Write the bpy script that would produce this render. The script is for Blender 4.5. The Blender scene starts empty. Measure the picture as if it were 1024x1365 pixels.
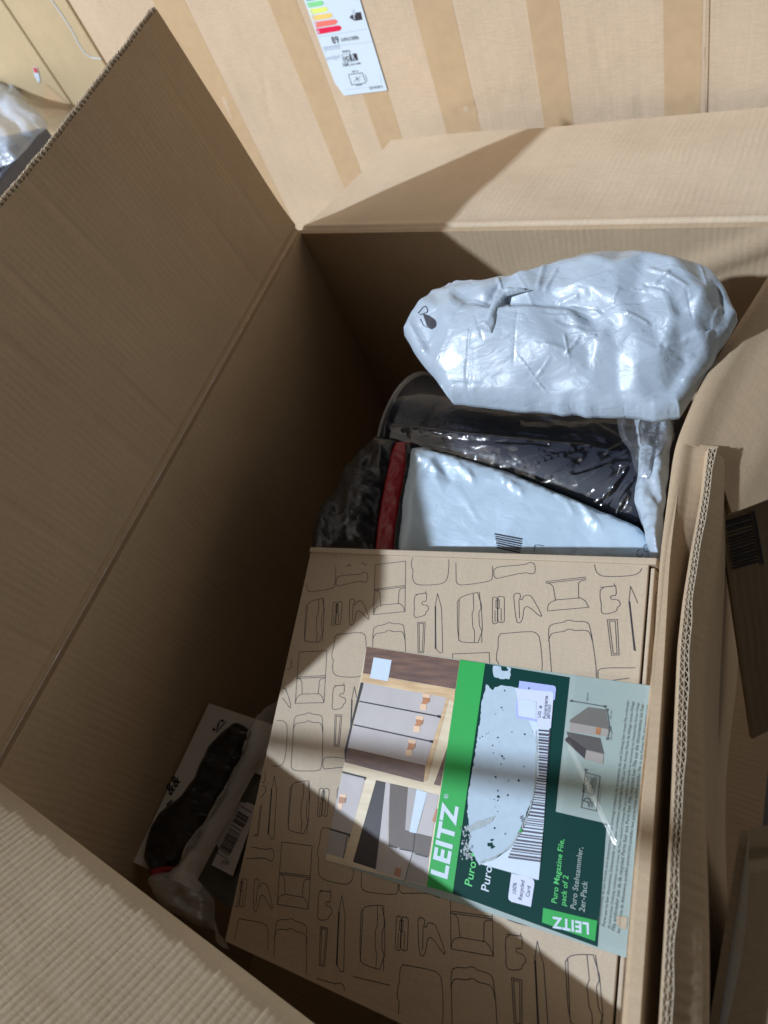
import bpy, bmesh, math, random
import numpy as np
from mathutils import Vector, Matrix
from mathutils.geometry import delaunay_2d_cdt, tessellate_polygon
rng = np.random.RandomState(7); random.seed(7)
S = bpy.context.scene
COL = S.collection
Z0 = 1.12                                   # camera height above the floor

# ---------------------------------------------------------------- camera
FPX, PPX, PPY = 940.0, 512.0, 682.5
def _n(v): v = np.array(v, float); return v/np.linalg.norm(v)
_dn = _n([388, 652.5, FPX]); UPc = -_dn
_y = np.array([491, -1438.5, FPX]); _y = _n(_y-_y.dot(UPc)*UPc)
_x = np.cross(_y, UPc)
BAS = np.array([_x, _y, UPc])               # rows: world axes written in camera axes
CAM = np.array([0, 0, Z0])
cd = bpy.data.cameras.new('camera'); cam = bpy.data.objects.new('camera', cd); COL.objects.link(cam)
r_, d_, f_ = BAS[:, 0], BAS[:, 1], BAS[:, 2]
cam.matrix_world = Matrix(((r_[0], -d_[0], -f_[0], 0), (r_[1], -d_[1], -f_[1], 0), (r_[2], -d_[2], -f_[2], Z0), (0, 0, 0, 1)))
cd.sensor_fit = 'VERTICAL'; cd.sensor_height = 36; cd.lens = FPX/1365*36
cd.clip_start = .02; cd.clip_end = 50
cd.dof.use_dof = True; cd.dof.focus_distance = .62; cd.dof.aperture_fstop = 6.5
S.camera = cam
S.render.resolution_x, S.render.resolution_y = 768, 1024

# ---------------------------------------------------------------- light
SUN = _n([1.02, .77, -1.0])                 # direction the sunlight travels
sl = bpy.data.lights.new('sun', 'SUN'); sl.energy = 3.5; sl.angle = math.radians(1.25); sl.color = (.80, .95, 1.14)
so = bpy.data.objects.new('sun', sl); COL.objects.link(so)
so.rotation_euler = Vector(SUN).to_track_quat('-Z', 'Y').to_euler(); so.location = (-2, -1.5, 3)
W = bpy.data.worlds.new('World'); S.world = W; W.use_nodes = True
nt = W.node_tree; nt.nodes.clear()
sky = nt.nodes.new('ShaderNodeTexSky'); sky.sky_type = 'NISHITA'; sky.sun_disc = False
sky.sun_elevation = math.asin(-SUN[2]); sky.sun_rotation = math.atan2(-SUN[0], -SUN[1])
hs = nt.nodes.new('ShaderNodeHueSaturation'); hs.inputs['Saturation'].default_value = .22
mx = nt.nodes.new('ShaderNodeMix'); mx.data_type = 'RGBA'; mx.blend_type = 'MULTIPLY'; mx.inputs[0].default_value = 1
mx.inputs[7].default_value = (1.0, .92, .81, 1)
bg = nt.nodes.new('ShaderNodeBackground'); bg.inputs[1].default_value = .18
wo = nt.nodes.new('ShaderNodeOutputWorld')
nt.links.new(sky.outputs[0], hs.inputs['Color']); nt.links.new(hs.outputs[0], mx.inputs[6])
nt.links.new(mx.outputs[2], bg.inputs[0]); nt.links.new(bg.outputs[0], wo.inputs[0])
S.view_settings.view_transform = 'Standard'; S.view_settings.look = 'None'
S.view_settings.exposure = 0.0; S.view_settings.gamma = 1

# ---------------------------------------------------------------- measuring helpers (camera at origin height; rel. z)
def ray(px, py):
    r = np.array([px-PPX, py-PPY, FPX]); return BAS @ r
def onz(px, py, z):
    r = ray(px, py); return r*(z/r[2])+CAM
def onpl(px, py, p0, n):
    r = ray(px, py); return r*(np.dot(np.array(p0)-CAM, n)/np.dot(r, n))+CAM
def rel(x, y, z): return np.array([x, y, z+Z0], float)

# ---------------------------------------------------------------- tags
def tag(o, label=None, cat=None, group=None, kind=None):
    for k, v in (('label', label), ('category', cat), ('group', group), ('kind', kind)):
        if v: o[k] = v
    return o
def empty(name, loc, label, cat, group=None):
    o = bpy.data.objects.new(name, None); COL.objects.link(o); o.location = loc
    o.empty_display_size = .02
    bpy.context.view_layer.update()
    return tag(o, label, cat, group)
def link(name, me, mats, parent=None, smooth=False):
    o = bpy.data.objects.new(name, me); COL.objects.link(o)
    for m in (mats if isinstance(mats, (list, tuple)) else [mats]): me.materials.append(m)
    if smooth: me.polygons.foreach_set('use_smooth', [True]*len(me.polygons))
    if parent is not None:
        o.parent = parent; o.matrix_parent_inverse = world_of(parent).inverted()
    return o
def world_of(o):
    m = Matrix.Translation(o.location)
    return (world_of(o.parent) @ o.matrix_parent_inverse @ m) if o.parent else m
def mesh(name, V, F, mats, parent=None, smooth=False, uv=None, mi=None):
    me = bpy.data.meshes.new(name)
    me.from_pydata([tuple(map(float, v)) for v in V], [], [tuple(int(i) for i in f) for f in F])
    if uv is not None:
        l = me.uv_layers.new(name='UVMap')
        vi = np.zeros(len(me.loops), int); me.loops.foreach_get('vertex_index', vi)
        l.data.foreach_set('uv', np.array(uv, float)[vi].ravel())
    if mi is not None: me.polygons.foreach_set('material_index', mi)
    me.update()
    return link(name, me, mats, parent, smooth)

# ---------------------------------------------------------------- materials
def mat(name): 
    m = bpy.data.materials.new(name); m.use_nodes = True
    return m, m.node_tree, m.node_tree.nodes['Principled BSDF']
def nd(t, kind, **kw):
    n = t.nodes.new(kind)
    for k, v in kw.items():
        if k in n.inputs: n.inputs[k].default_value = v
        else: setattr(n, k, v)
    return n
def mth(t, op, a, b=None, c=None):
    n = t.nodes.new('ShaderNodeMath'); n.operation = op
    for i, s in enumerate((a, b, c)):
        if s is None: continue
        if hasattr(s, 'links'): t.links.new(s, n.inputs[i])
        else: n.inputs[i].default_value = s
    return n.outputs[0]
def plain(name, col, rough=.5, spec=.4, noise=.0, nscale=60, bump=0, coat=0, metal=0):
    m, t, b = mat(name)
    b.inputs['Roughness'].default_value = rough; b.inputs['Specular IOR Level'].default_value = spec
    b.inputs['Coat Weight'].default_value = coat; b.inputs['Metallic'].default_value = metal
    b.inputs['Base Color'].default_value = (*col, 1)
    if noise or bump:
        tc = nd(t, 'ShaderNodeTexCoord'); n = nd(t, 'ShaderNodeTexNoise', Scale=nscale, Detail=6.0)
        t.links.new(tc.outputs['Object'], n.inputs['Vector'])
        if noise:
            mr = nd(t, 'ShaderNodeMapRange'); mr.inputs[1].default_value = .25; mr.inputs[2].default_value = .75
            mr.inputs[3].default_value = 1-noise; mr.inputs[4].default_value = 1+noise
            t.links.new(n.outputs[0], mr.inputs[0])
            mm = nd(t, 'ShaderNodeVectorMath', operation='SCALE'); mm.inputs[0].default_value = col
            t.links.new(mr.outputs[0], mm.inputs['Scale']); t.links.new(mm.outputs[0], b.inputs['Base Color'])
        if bump:
            bp = nd(t, 'ShaderNodeBump', Strength=1.0, Distance=bump)
            t.links.new(n.outputs[0], bp.inputs['Height']); t.links.new(bp.outputs[0], b.inputs['Normal'])
    return m
def kraft(name, col, flute=.00007, period=.0075, streak=.04, vs=.06, spec=.3):
    """cardboard: UV in metres, u across the flutes, v along them"""
    m, t, b = mat(name)
    uv = nd(t, 'ShaderNodeUVMap'); sx = nd(t, 'ShaderNodeSeparateXYZ'); t.links.new(uv.outputs[0], sx.inputs[0])
    u, v = sx.outputs[0], sx.outputs[1]
    tc = nd(t, 'ShaderNodeTexCoord')
    wob = nd(t, 'ShaderNodeTexNoise', Scale=9.0, Detail=2.0); t.links.new(uv.outputs[0], wob.inputs['Vector'])
    uw = mth(t, 'MULTIPLY_ADD', wob.outputs[0], .012, u)
    s = mth(t, 'SINE', mth(t, 'MULTIPLY', uw, 2*math.pi/period))
    am = nd(t, 'ShaderNodeTexNoise', Scale=22.0, Detail=2.0); t.links.new(uv.outputs[0], am.inputs['Vector'])
    s = mth(t, 'MULTIPLY', s, mth(t, 'MULTIPLY_ADD', am.outputs[0], 2.4, -.5))
    # streaks that run along the flutes
    cmb = nd(t, 'ShaderNodeCombineXYZ'); t.links.new(mth(t, 'MULTIPLY', u, 150), cmb.inputs[0]); t.links.new(mth(t, 'MULTIPLY', v, 5), cmb.inputs[1])
    st = nd(t, 'ShaderNodeTexNoise', Scale=1.0, Detail=3.0); t.links.new(cmb.outputs[0], st.inputs['Vector'])
    cm2 = nd(t, 'ShaderNodeCombineXYZ'); t.links.new(mth(t, 'MULTIPLY', u, 26), cm2.inputs[0]); t.links.new(mth(t, 'MULTIPLY', v, 2), cm2.inputs[1])
    st2 = nd(t, 'ShaderNodeTexNoise', Scale=1.0, Detail=2.0); t.links.new(cm2.outputs[0], st2.inputs['Vector'])
    fine = nd(t, 'ShaderNodeTexNoise', Scale=700.0, Detail=3.0); t.links.new(tc.outputs['Object'], fine.inputs['Vector'])
    med = nd(t, 'ShaderNodeTexNoise', Scale=14.0, Detail=5.0); t.links.new(tc.outputs['Object'], med.inputs['Vector'])
    cloth = nd(t, 'ShaderNodeTexNoise', Scale=1.0, Detail=2.0)
    cm3 = nd(t, 'ShaderNodeCombineXYZ'); t.links.new(mth(t, 'MULTIPLY', u, 60), cm3.inputs[0]); t.links.new(mth(t, 'MULTIPLY', v, 420), cm3.inputs[1])
    t.links.new(cm3.outputs[0], cloth.inputs['Vector'])
    a = mth(t, 'MULTIPLY_ADD', mth(t, 'SUBTRACT', st.outputs[0], .5), streak*2, 1.0)
    a = mth(t, 'MULTIPLY_ADD', mth(t, 'SUBTRACT', st2.outputs[0], .5), streak*2, a)
    a = mth(t, 'MULTIPLY_ADD', mth(t, 'SUBTRACT', fine.outputs[0], .5), .28, a)
    a = mth(t, 'MULTIPLY_ADD', mth(t, 'SUBTRACT', med.outputs[0], .5), .16, a)
    a = mth(t, 'MULTIPLY_ADD', mth(t, 'SUBTRACT', cloth.outputs[0], .5), vs*2, a)
    a = mth(t, 'MULTIPLY_ADD', s, .010 if flute else 0, a)
    big = nd(t, 'ShaderNodeTexNoise', Scale=4.0, Detail=3.0); t.links.new(tc.outputs['Object'], big.inputs['Vector'])
    a = mth(t, 'MULTIPLY_ADD', mth(t, 'SUBTRACT', big.outputs[0], .5), .18, a)
    mm = nd(t, 'ShaderNodeVectorMath', operation='SCALE'); mm.inputs[0].default_value = col
    t.links.new(a, mm.inputs['Scale']); t.links.new(mm.outputs[0], b.inputs['Base Color'])
    h = mth(t, 'MULTIPLY', s, flute)
    h = mth(t, 'MULTIPLY_ADD', st.outputs[0], .00018, h)
    h = mth(t, 'MULTIPLY_ADD', st2.outputs[0], .0006, h)
    h = mth(t, 'MULTIPLY_ADD', cloth.outputs[0], .00015, h)
    h = mth(t, 'MULTIPLY_ADD', med.outputs[0], .002, h)
    bp = nd(t, 'ShaderNodeBump', Strength=1.0, Distance=1.0); t.links.new(h, bp.inputs['Height']); t.links.new(bp.outputs[0], b.inputs['Normal'])
    b.inputs['Roughness'].default_value = .62; b.inputs['Specular IOR Level'].default_value = spec
    return m
def film(name, amount=.10, bump=.0012, scale=45, rough=.12, haze=.0, tint=(.95, .97, 1)):
    m, t, b = mat(name); t.nodes.remove(b)
    out = t.nodes['Material Output']
    tr = nd(t, 'ShaderNodeBsdfTransparent'); tr.inputs[0].default_value = (1, 1, 1, 1)
    gl = nd(t, 'ShaderNodeBsdfGlossy'); gl.inputs['Roughness'].default_value = rough
    df = nd(t, 'ShaderNodeBsdfDiffuse'); df.inputs[0].default_value = (*tint, 1)
    fr = nd(t, 'ShaderNodeFresnel'); fr.inputs['IOR'].default_value = 1.5
    tc = nd(t, 'ShaderNodeTexCoord'); n = nd(t, 'ShaderNodeTexNoise', Scale=scale, Detail=4.0); n.inputs['Distortion'].default_value = 1.5
    mp = nd(t, 'ShaderNodeMapping'); mp.inputs['Scale'].default_value = (1, 2.6, 1); mp.inputs['Rotation'].default_value = (0, 0, .6)
    t.links.new(tc.outputs['Object'], mp.inputs[0]); t.links.new(mp.outputs[0], n.inputs['Vector'])
    bp = nd(t, 'ShaderNodeBump', Strength=1.0, Distance=bump); t.links.new(n.outputs[0], bp.inputs['Height'])
    for q in (gl, fr): t.links.new(bp.outputs[0], q.inputs['Normal'])
    fa = mth(t, 'ADD', mth(t, 'MULTIPLY', fr.outputs[0], 1.0), amount)
    m1 = nd(t, 'ShaderNodeMixShader'); t.links.new(fa, m1.inputs[0]); t.links.new(tr.outputs[0], m1.inputs[1]); t.links.new(gl.outputs[0], m1.inputs[2])
    m2 = nd(t, 'ShaderNodeMixShader'); m2.inputs[0].default_value = haze
    t.links.new(m1.outputs[0], m2.inputs[1]); t.links.new(df.outputs[0], m2.inputs[2]); t.links.new(m2.outputs[0], out.inputs[0])
    return m
def poly(name, col, rough=.32, bump=.0006, coat=.3):
    m, t, b = mat(name)
    tc = nd(t, 'ShaderNodeTexCoord')
    n = nd(t, 'ShaderNodeTexNoise', Scale=38.0, Detail=6.0); n.inputs['Distortion'].default_value = 1.2
    mp = nd(t, 'ShaderNodeMapping'); mp.inputs['Scale'].default_value = (1, 2.2, 1.5); mp.inputs['Rotation'].default_value = (0, 0, .7)
    v = nd(t, 'ShaderNodeTexVoronoi', Scale=26.0, feature='DISTANCE_TO_EDGE'); v2 = nd(t, 'ShaderNodeTexNoise', Scale=20.0, Detail=3.0)
    t.links.new(tc.outputs['Object'], mp.inputs[0])
    for q in (n, v2): t.links.new(mp.outputs[0], q.inputs['Vector'])
    ad = nd(t, 'ShaderNodeVectorMath', operation='ADD'); sc = nd(t, 'ShaderNodeVectorMath', operation='SCALE'); sc.inputs['Scale'].default_value = .05
    t.links.new(v2.outputs['Color'], sc.inputs[0]); t.links.new(mp.outputs[0], ad.inputs[0]); t.links.new(sc.outputs[0], ad.inputs[1])
    t.links.new(ad.outputs[0], v.inputs['Vector'])
    e = mth(t, 'MINIMUM', v.outputs[0], .12)
    h = mth(t, 'MULTIPLY_ADD', e, 1.2*bump, mth(t, 'MULTIPLY', n.outputs[0], bump*2.2))
    bp = nd(t, 'ShaderNodeBump', Strength=1.0, Distance=1.0); t.links.new(h, bp.inputs['Height']); t.links.new(bp.outputs[0], b.inputs['Normal'])
    b.inputs['Base Color'].default_value = (*col, 1); b.inputs['Roughness'].default_value = rough
    b.inputs['Coat Weight'].default_value = coat; b.inputs['Coat Roughness'].default_value = .12
    return m

K_BOX = kraft('kraft_big_box', (.50, .365, .235))
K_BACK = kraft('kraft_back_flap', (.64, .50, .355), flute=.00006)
K_BOW = kraft('kraft_bowed_flap', (.50, .365, .235), flute=.00001)
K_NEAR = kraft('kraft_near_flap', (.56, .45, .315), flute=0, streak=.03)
K_EDGE = plain('kraft_cut_edge', (.60, .49, .36), .8, .2, .15, 400)
K_TV = kraft('kraft_tv_carton', (.60, .455, .315), flute=.00003, streak=.05, vs=.12)
K_SIDE = kraft('kraft_side_carton', (.52, .40, .24), flute=0, streak=.02)
K_PRINT = kraft('kraft_printed_box', (.49, .385, .275), flute=.00002, period=.006, streak=.015, vs=.01)
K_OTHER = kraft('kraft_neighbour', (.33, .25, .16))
TAPE = plain('brown_tape', (.54, .375, .22), .55, .25, .06, 60, .0003)
WHITE_PE = poly('white_polythene', (.415, .48, .55), .40, .0006, .2)
WHITE_PE2 = poly('white_polythene_flat', (.53, .65, .76), .30, .0004, .35)
BLACK_PE = poly('black_polythene', (.012, .012, .014), .35, .0012)
RED_PE = poly('red_polythene', (.30, .012, .02), .4, .0006, .1)
CLEAR = film('clear_film', .0, .0011, 24, .10)
CLEAR_DULL = film('clear_film_dull', .06, .002, 55, .16, .22, (.8, .8, .78))
CHAR = plain('charcoal_metal', (.027, .029, .042), .45, .25, .04, 30, .0001, 0)
INK = plain('printed_ink', (.045, .04, .05), .6, .3)
P_WHITE = plain('paper_white', (.60, .69, .79), .55, .35, .02, 200)
P_PATCH = plain('torn_paper_white', (.47, .57, .66), .8, .2, .04, 160, .0002)
P_TORN = plain('torn_paper_fibre', (.42, .47, .49), .9, .1, .15, 300, .0006)
P_GREEN = plain('print_green', (.025, .38, .075), .5, .2, .02, 100)
P_DARK = plain('print_dark_green', (.002, .040, .034), .55, .08, .03, 100)
P_PALE = plain('print_sage', (.33, .40, .37), .5, .25, .02, 100)
P_LAV = plain('sticker_lavender', (.40, .46, .85), .5, .35)
P_LAV2 = plain('sticker_pale', (.62, .66, .84), .5, .35)
G_LET = plain('green_letter', (.09, .62, .16), .5, .3)
TV_WHITE = plain('energy_label_paper', (.66, .76, .86), .5, .25)
def wood(name, c1, c2, sc=1):
    m, t, b = mat(name)
    tc = nd(t, 'ShaderNodeTexCoord'); mp = nd(t, 'ShaderNodeMapping'); mp.inputs['Scale'].default_value = (40*sc, 260*sc, 20)
    mp.inputs['Rotation'].default_value = (0, 0, .12)
    n = nd(t, 'ShaderNodeTexNoise', Scale=1.0, Detail=5.0); cr = nd(t, 'ShaderNodeValToRGB')
    cr.color_ramp.elements[0].position = .3; cr.color_ramp.elements[0].color = (*c1, 1)
    cr.color_ramp.elements[1].position = .7; cr.color_ramp.elements[1].color = (*c2, 1)
    t.links.new(tc.outputs['Object'], mp.inputs[0]); t.links.new(mp.outputs[0], n.inputs['Vector']); t.links.new(n.outputs[0], cr.inputs[0])
    t.links.new(cr.outputs[0], b.inputs['Base Color']); b.inputs['Roughness'].default_value = .45
    return m
WD_DARK = wood('print_walnut', (.075, .03, .018), (.19, .085, .05))
WD_LIGHT = wood('print_pine', (.50, .30, .14), (.70, .48, .26))
WD_PALE = wood('print_pale_pine', (.62, .48, .30), (.72, .60, .42))

# ---------------------------------------------------------------- geometry helpers
def smoothstep(x): x = np.clip(x, 0, 1); return x*x*(3-2*x)
def vnoise(P, s, seed=0):
    """smooth value noise on 2-D points (numpy)"""
    r = np.random.RandomState(seed); G = r.rand(64, 64)*2-1
    q = np.asarray(P)*s; i = np.floor(q).astype(int); f = q-i; f = f*f*(3-2*f)
    g = lambda a, b: G[(i[..., 0]+a) % 64, (i[..., 1]+b) % 64]
    return (g(0, 0)*(1-f[..., 0])+g(1, 0)*f[..., 0])*(1-f[..., 1])+(g(0, 1)*(1-f[..., 0])+g(1, 1)*f[..., 0])*f[..., 1]
def normals(P):
    du = np.gradient(P, axis=0); dv = np.gradient(P, axis=1); n = np.cross(du, dv)
    return n/(np.linalg.norm(n, axis=2, keepdims=True)+1e-12)
def sheet(name, P, t, m, parent, flip=False, smooth=True, m_side=None, uvswap=False):
    """thick sheet under a grid of points P[i,j]; i runs across the flutes"""
    ni, nj = P.shape[:2]; n = normals(P)*(-1 if flip else 1); Q = P-n*t
    ui = np.zeros((ni, nj)); ui[1:] = np.cumsum(np.linalg.norm(np.diff(P, axis=0), axis=2), axis=0)
    ui = np.repeat(ui[:, nj//2][:, None], nj, 1)
    vj = np.zeros((ni, nj)); vj[:, 1:] = np.cumsum(np.linalg.norm(np.diff(P, axis=1), axis=2), axis=1)
    uv = np.stack([ui, vj], 2).reshape(-1, 2)
    if uvswap: uv = uv[:, ::-1]
    V = np.concatenate([P.reshape(-1, 3), Q.reshape(-1, 3)]); N = ni*nj; F = []; mi = []
    I = lambda i, j: i*nj+j
    for i in range(ni-1):
        for j in range(nj-1):
            a, b, c, d = I(i, j), I(i+1, j), I(i+1, j+1), I(i, j+1)
            if flip: a, b, c, d = d, c, b, a
            F.append((a, b, c, d)); F.append((d+N, c+N, b+N, a+N)); mi += [0, 0]
    rimv = [I(i, 0) for i in range(ni)]+[I(ni-1, j) for j in range(1, nj)]+[I(i, nj-1) for i in range(ni-2, -1, -1)]+[I(0, j) for j in range(nj-2, 0, -1)]
    nb = len(V); k = len(rimv)
    V = np.concatenate([V, V[rimv], V[[r+N for r in rimv]]]); uv = np.concatenate([uv, uv])
    uv = np.concatenate([uv, uv[rimv], uv[rimv]])
    for a in range(k):
        b = (a+1) % k; q = (nb+a, nb+b, nb+k+b, nb+k+a)
        F.append(q if flip else q[::-1]); mi.append(1)
    o = mesh(name, V, F, [m, m_side or m], parent, False, uv, mi)
    sm = [x == 0 and smooth for x in mi]; o.data.polygons.foreach_set('use_smooth', sm)
    return o
def bil(a, b, c, d, ni, nj):
    """a-b along i at j=0; d-c along i at j=1"""
    u = np.linspace(0, 1, ni)[:, None, None]; v = np.linspace(0, 1, nj)[None, :, None]
    a, b, c, d = map(np.array, (a, b, c, d))
    return (a*(1-u)+b*u)*(1-v)+(d*(1-u)+c*u)*v
def resample(pts, n):
    pts = np.array(pts, float); d = np.r_[0, np.cumsum(np.linalg.norm(np.diff(pts, axis=0), axis=1))]
    s = np.linspace(0, d[-1], n); return np.stack([np.interp(s, d, pts[:, k]) for k in range(pts.shape[1])], 1)
def smooth_curve(pts, n, it=6):
    p = resample(pts, n)
    for _ in range(it): p[1:-1] = p[1:-1]*.5+(p[:-2]+p[2:])*.25
    return p
def corr_edge(name, E, inward, nrm, t, parent, period=.0075, depth=.007, layers=2, ragged=.0004, seed=1, cutback=0, skin=None):
    """open end of corrugated board: liners and fluting as real ribbons. E = outer line of the face"""
    r = np.random.RandomState(seed)
    L = np.linalg.norm(np.diff(E, axis=0), axis=1).sum(); V = []; F = []
    m = int(L/.0012); C = resample(E, m); nn = np.asarray(nrm)
    if nn.ndim == 1: nn = np.repeat(nn[None], m, 0)
    iw = np.asarray(inward)
    if iw.ndim == 1: iw = np.repeat(iw[None], m, 0)
    jit = np.cumsum(r.randn(m))*.00008; jit = jit-np.linspace(jit[0], jit[-1], m)+r.randn(m)*ragged*.3
    C = C+iw*(np.abs(jit)[:, None])
    lt = .00055
    MI = []; crs = .80+.20*vnoise(np.stack([np.linspace(0, L*45, m), np.zeros(m)], 1), 1, seed+5)
    def ribbon(off, th, d0=0, mi=0):
        b = len(V); nf = len(F)
        for k in range(m):
            o = (off[k] if hasattr(off, '__len__') else off)*crs[k]
            for (dp, q) in ((d0, o), (d0, o+th), (depth, o+th), (depth, o)):
                V.append(C[k]+iw[k]*dp-nn[k]*q)
        for k in range(m-1):
            for e in range(4):
                a = b+4*k+e; c = b+4*k+(e+1) % 4; F.append((a, c, c+4, a+4))
        F.append((b, b+1, b+2, b+3)); e = b+4*(m-1); F.append((e+3, e+2, e+1, e)); MI.extend([mi]*(len(F)-nf))
    ribbon(0, lt, cutback, 1); ribbon(t-lt, lt)
    if layers == 2: ribbon(t/2-lt/2, lt)
    s = np.linspace(0, L, m); h = (t/layers-2*lt)
    for k in range(layers):
        ph = r.rand()*6
        wv = (np.sin(2*np.pi*s/(period*(1 if k else .8))+ph+np.cumsum(r.randn(m))*.13)*.5+.5)*h+k*t/layers+lt*.8
        ribbon(wv, .00040)
    return mesh(name, V, F, [K_EDGE, skin or K_EDGE], parent, mi=MI)

# crumpled plastic: faceted random relief over an outline given as points
def tri_interp(Q, pts, h):
    res = delaunay_2d_cdt([Vector(p) for p in pts], [], [], 0, 1e-6)
    out = np.zeros(len(Q)); vs = np.array([(v.x, v.y) for v in res[0]]); orig = [o[0] if o else 0 for o in res[3]]
    hh = np.array([h[o] for o in orig])
    for f in res[2]:
        a, b, c = vs[f[0]], vs[f[1]], vs[f[2]]; d = (b[0]-a[0])*(c[1]-a[1])-(c[0]-a[0])*(b[1]-a[1])
        if abs(d) < 1e-9: continue
        w1 = ((Q[:, 0]-a[0])*(c[1]-a[1])-(c[0]-a[0])*(Q[:, 1]-a[1]))/d
        w2 = ((b[0]-a[0])*(Q[:, 1]-a[1])-(Q[:, 0]-a[0])*(b[1]-a[1]))/d
        k = (w1 >= -1e-6) & (w2 >= -1e-6) & (w1+w2 <= 1+1e-6)
        out[k] = hh[f[0]]*(1-w1[k]-w2[k])+hh[f[1]]*w1[k]+hh[f[2]]*w2[k]
    return out
def facets(Q, spacing, amp, seed, stretch=(1, 1), ang=0):
    r = np.random.RandomState(seed); ca, sa = math.cos(ang), math.sin(ang)
    T = np.stack([(Q[:, 0]*ca+Q[:, 1]*sa)/stretch[0], (-Q[:, 0]*sa+Q[:, 1]*ca)/stretch[1]], 1)
    lo, hi = T.min(0)-spacing, T.max(0)+spacing
    gx, gy = np.meshgrid(np.arange(lo[0], hi[0]+spacing, spacing), np.arange(lo[1], hi[1]+spacing, spacing))
    p = np.stack([gx.ravel(), gy.ravel()], 1)+(r.rand(gx.size, 2)-.5)*spacing*.85
    return tri_interp(T, p, (r.rand(len(p))*2-1)*amp)
def fold(Q, a, b, amp, w, side=0):
    """tent-shaped crease from a to b; side != 0 makes one flank steep"""
    a = np.array(a, float); b = np.array(b, float); L = np.linalg.norm(b-a); t = (b-a)/L; n = np.array([-t[1], t[0]])
    s = (Q-a)@t; d = (Q-a)@n
    wl = np.where(d > 0, w*(1-.7*(side > 0)), w*(1-.7*(side < 0)))
    e = smoothstep(np.minimum(s, L-s)/(L*.22)+.5)
    return amp*np.clip(1-np.abs(d)/wl, 0, 1)*e
def inside(Q, P):
    x, y = Q[:, 0], Q[:, 1]; c = np.zeros(len(Q), bool); n = len(P)
    for i in range(n):
        x0, y0 = P[i]; x1, y1 = P[(i+1) % n]
        k = ((y0 > y) != (y1 > y)); 
        if y1 != y0: c ^= k & (x < (x1-x0)*(y-y0)/(y1-y0)+x0)
    return c
def edge_dist(Q, P):
    d = np.full(len(Q), 1e9); n = len(P)
    for i in range(n):
        a, b = P[i], P[(i+1) % n]; ab = b-a; s = np.clip(((Q-a)@ab)/(ab@ab+1e-12), 0, 1)
        d = np.minimum(d, np.linalg.norm(Q-a-s[:, None]*ab, axis=1))
    return d
def buckle(V, F, pin, excess, iters, ka, seed, ks=.10, nz=.0012):
    """film with more skin than room: edge lengths grow by excess and the sheet buckles into creases"""
    V = np.array(V, float); V0 = V.copy(); N = len(V); r = np.random.RandomState(seed)
    E = set()
    for f in F:
        for a, b in zip(f, f[1:]+f[:1]): E.add((min(a, b), max(a, b)))
    E = np.array(sorted(E)); a, b = E[:, 0], E[:, 1]
    L = np.linalg.norm(V[a]-V[b], axis=1)*(1+excess*(.6+.8*r.rand(len(E))))
    deg = np.bincount(a, minlength=N)+np.bincount(b, minlength=N); deg = np.maximum(deg, 1)[:, None]
    acc = lambda X, Y: np.stack([np.bincount(a, X[:, k], N)+np.bincount(b, Y[:, k], N) for k in range(3)], 1)
    free = (~pin)[:, None].astype(float)
    V += r.randn(N, 3)*nz*free
    for it in range(iters):
        d = V[b]-V[a]; l = np.linalg.norm(d, axis=1)+1e-9; c = d*((l-L)/l)[:, None]*.5
        V += acc(c, -c)/deg*1.6*free
        mean = acc(V[b], V[a])/deg
        V += (mean-V)*ks*(1-it/iters*.7)*free+(V0-V)*ka*free
    return V
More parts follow.
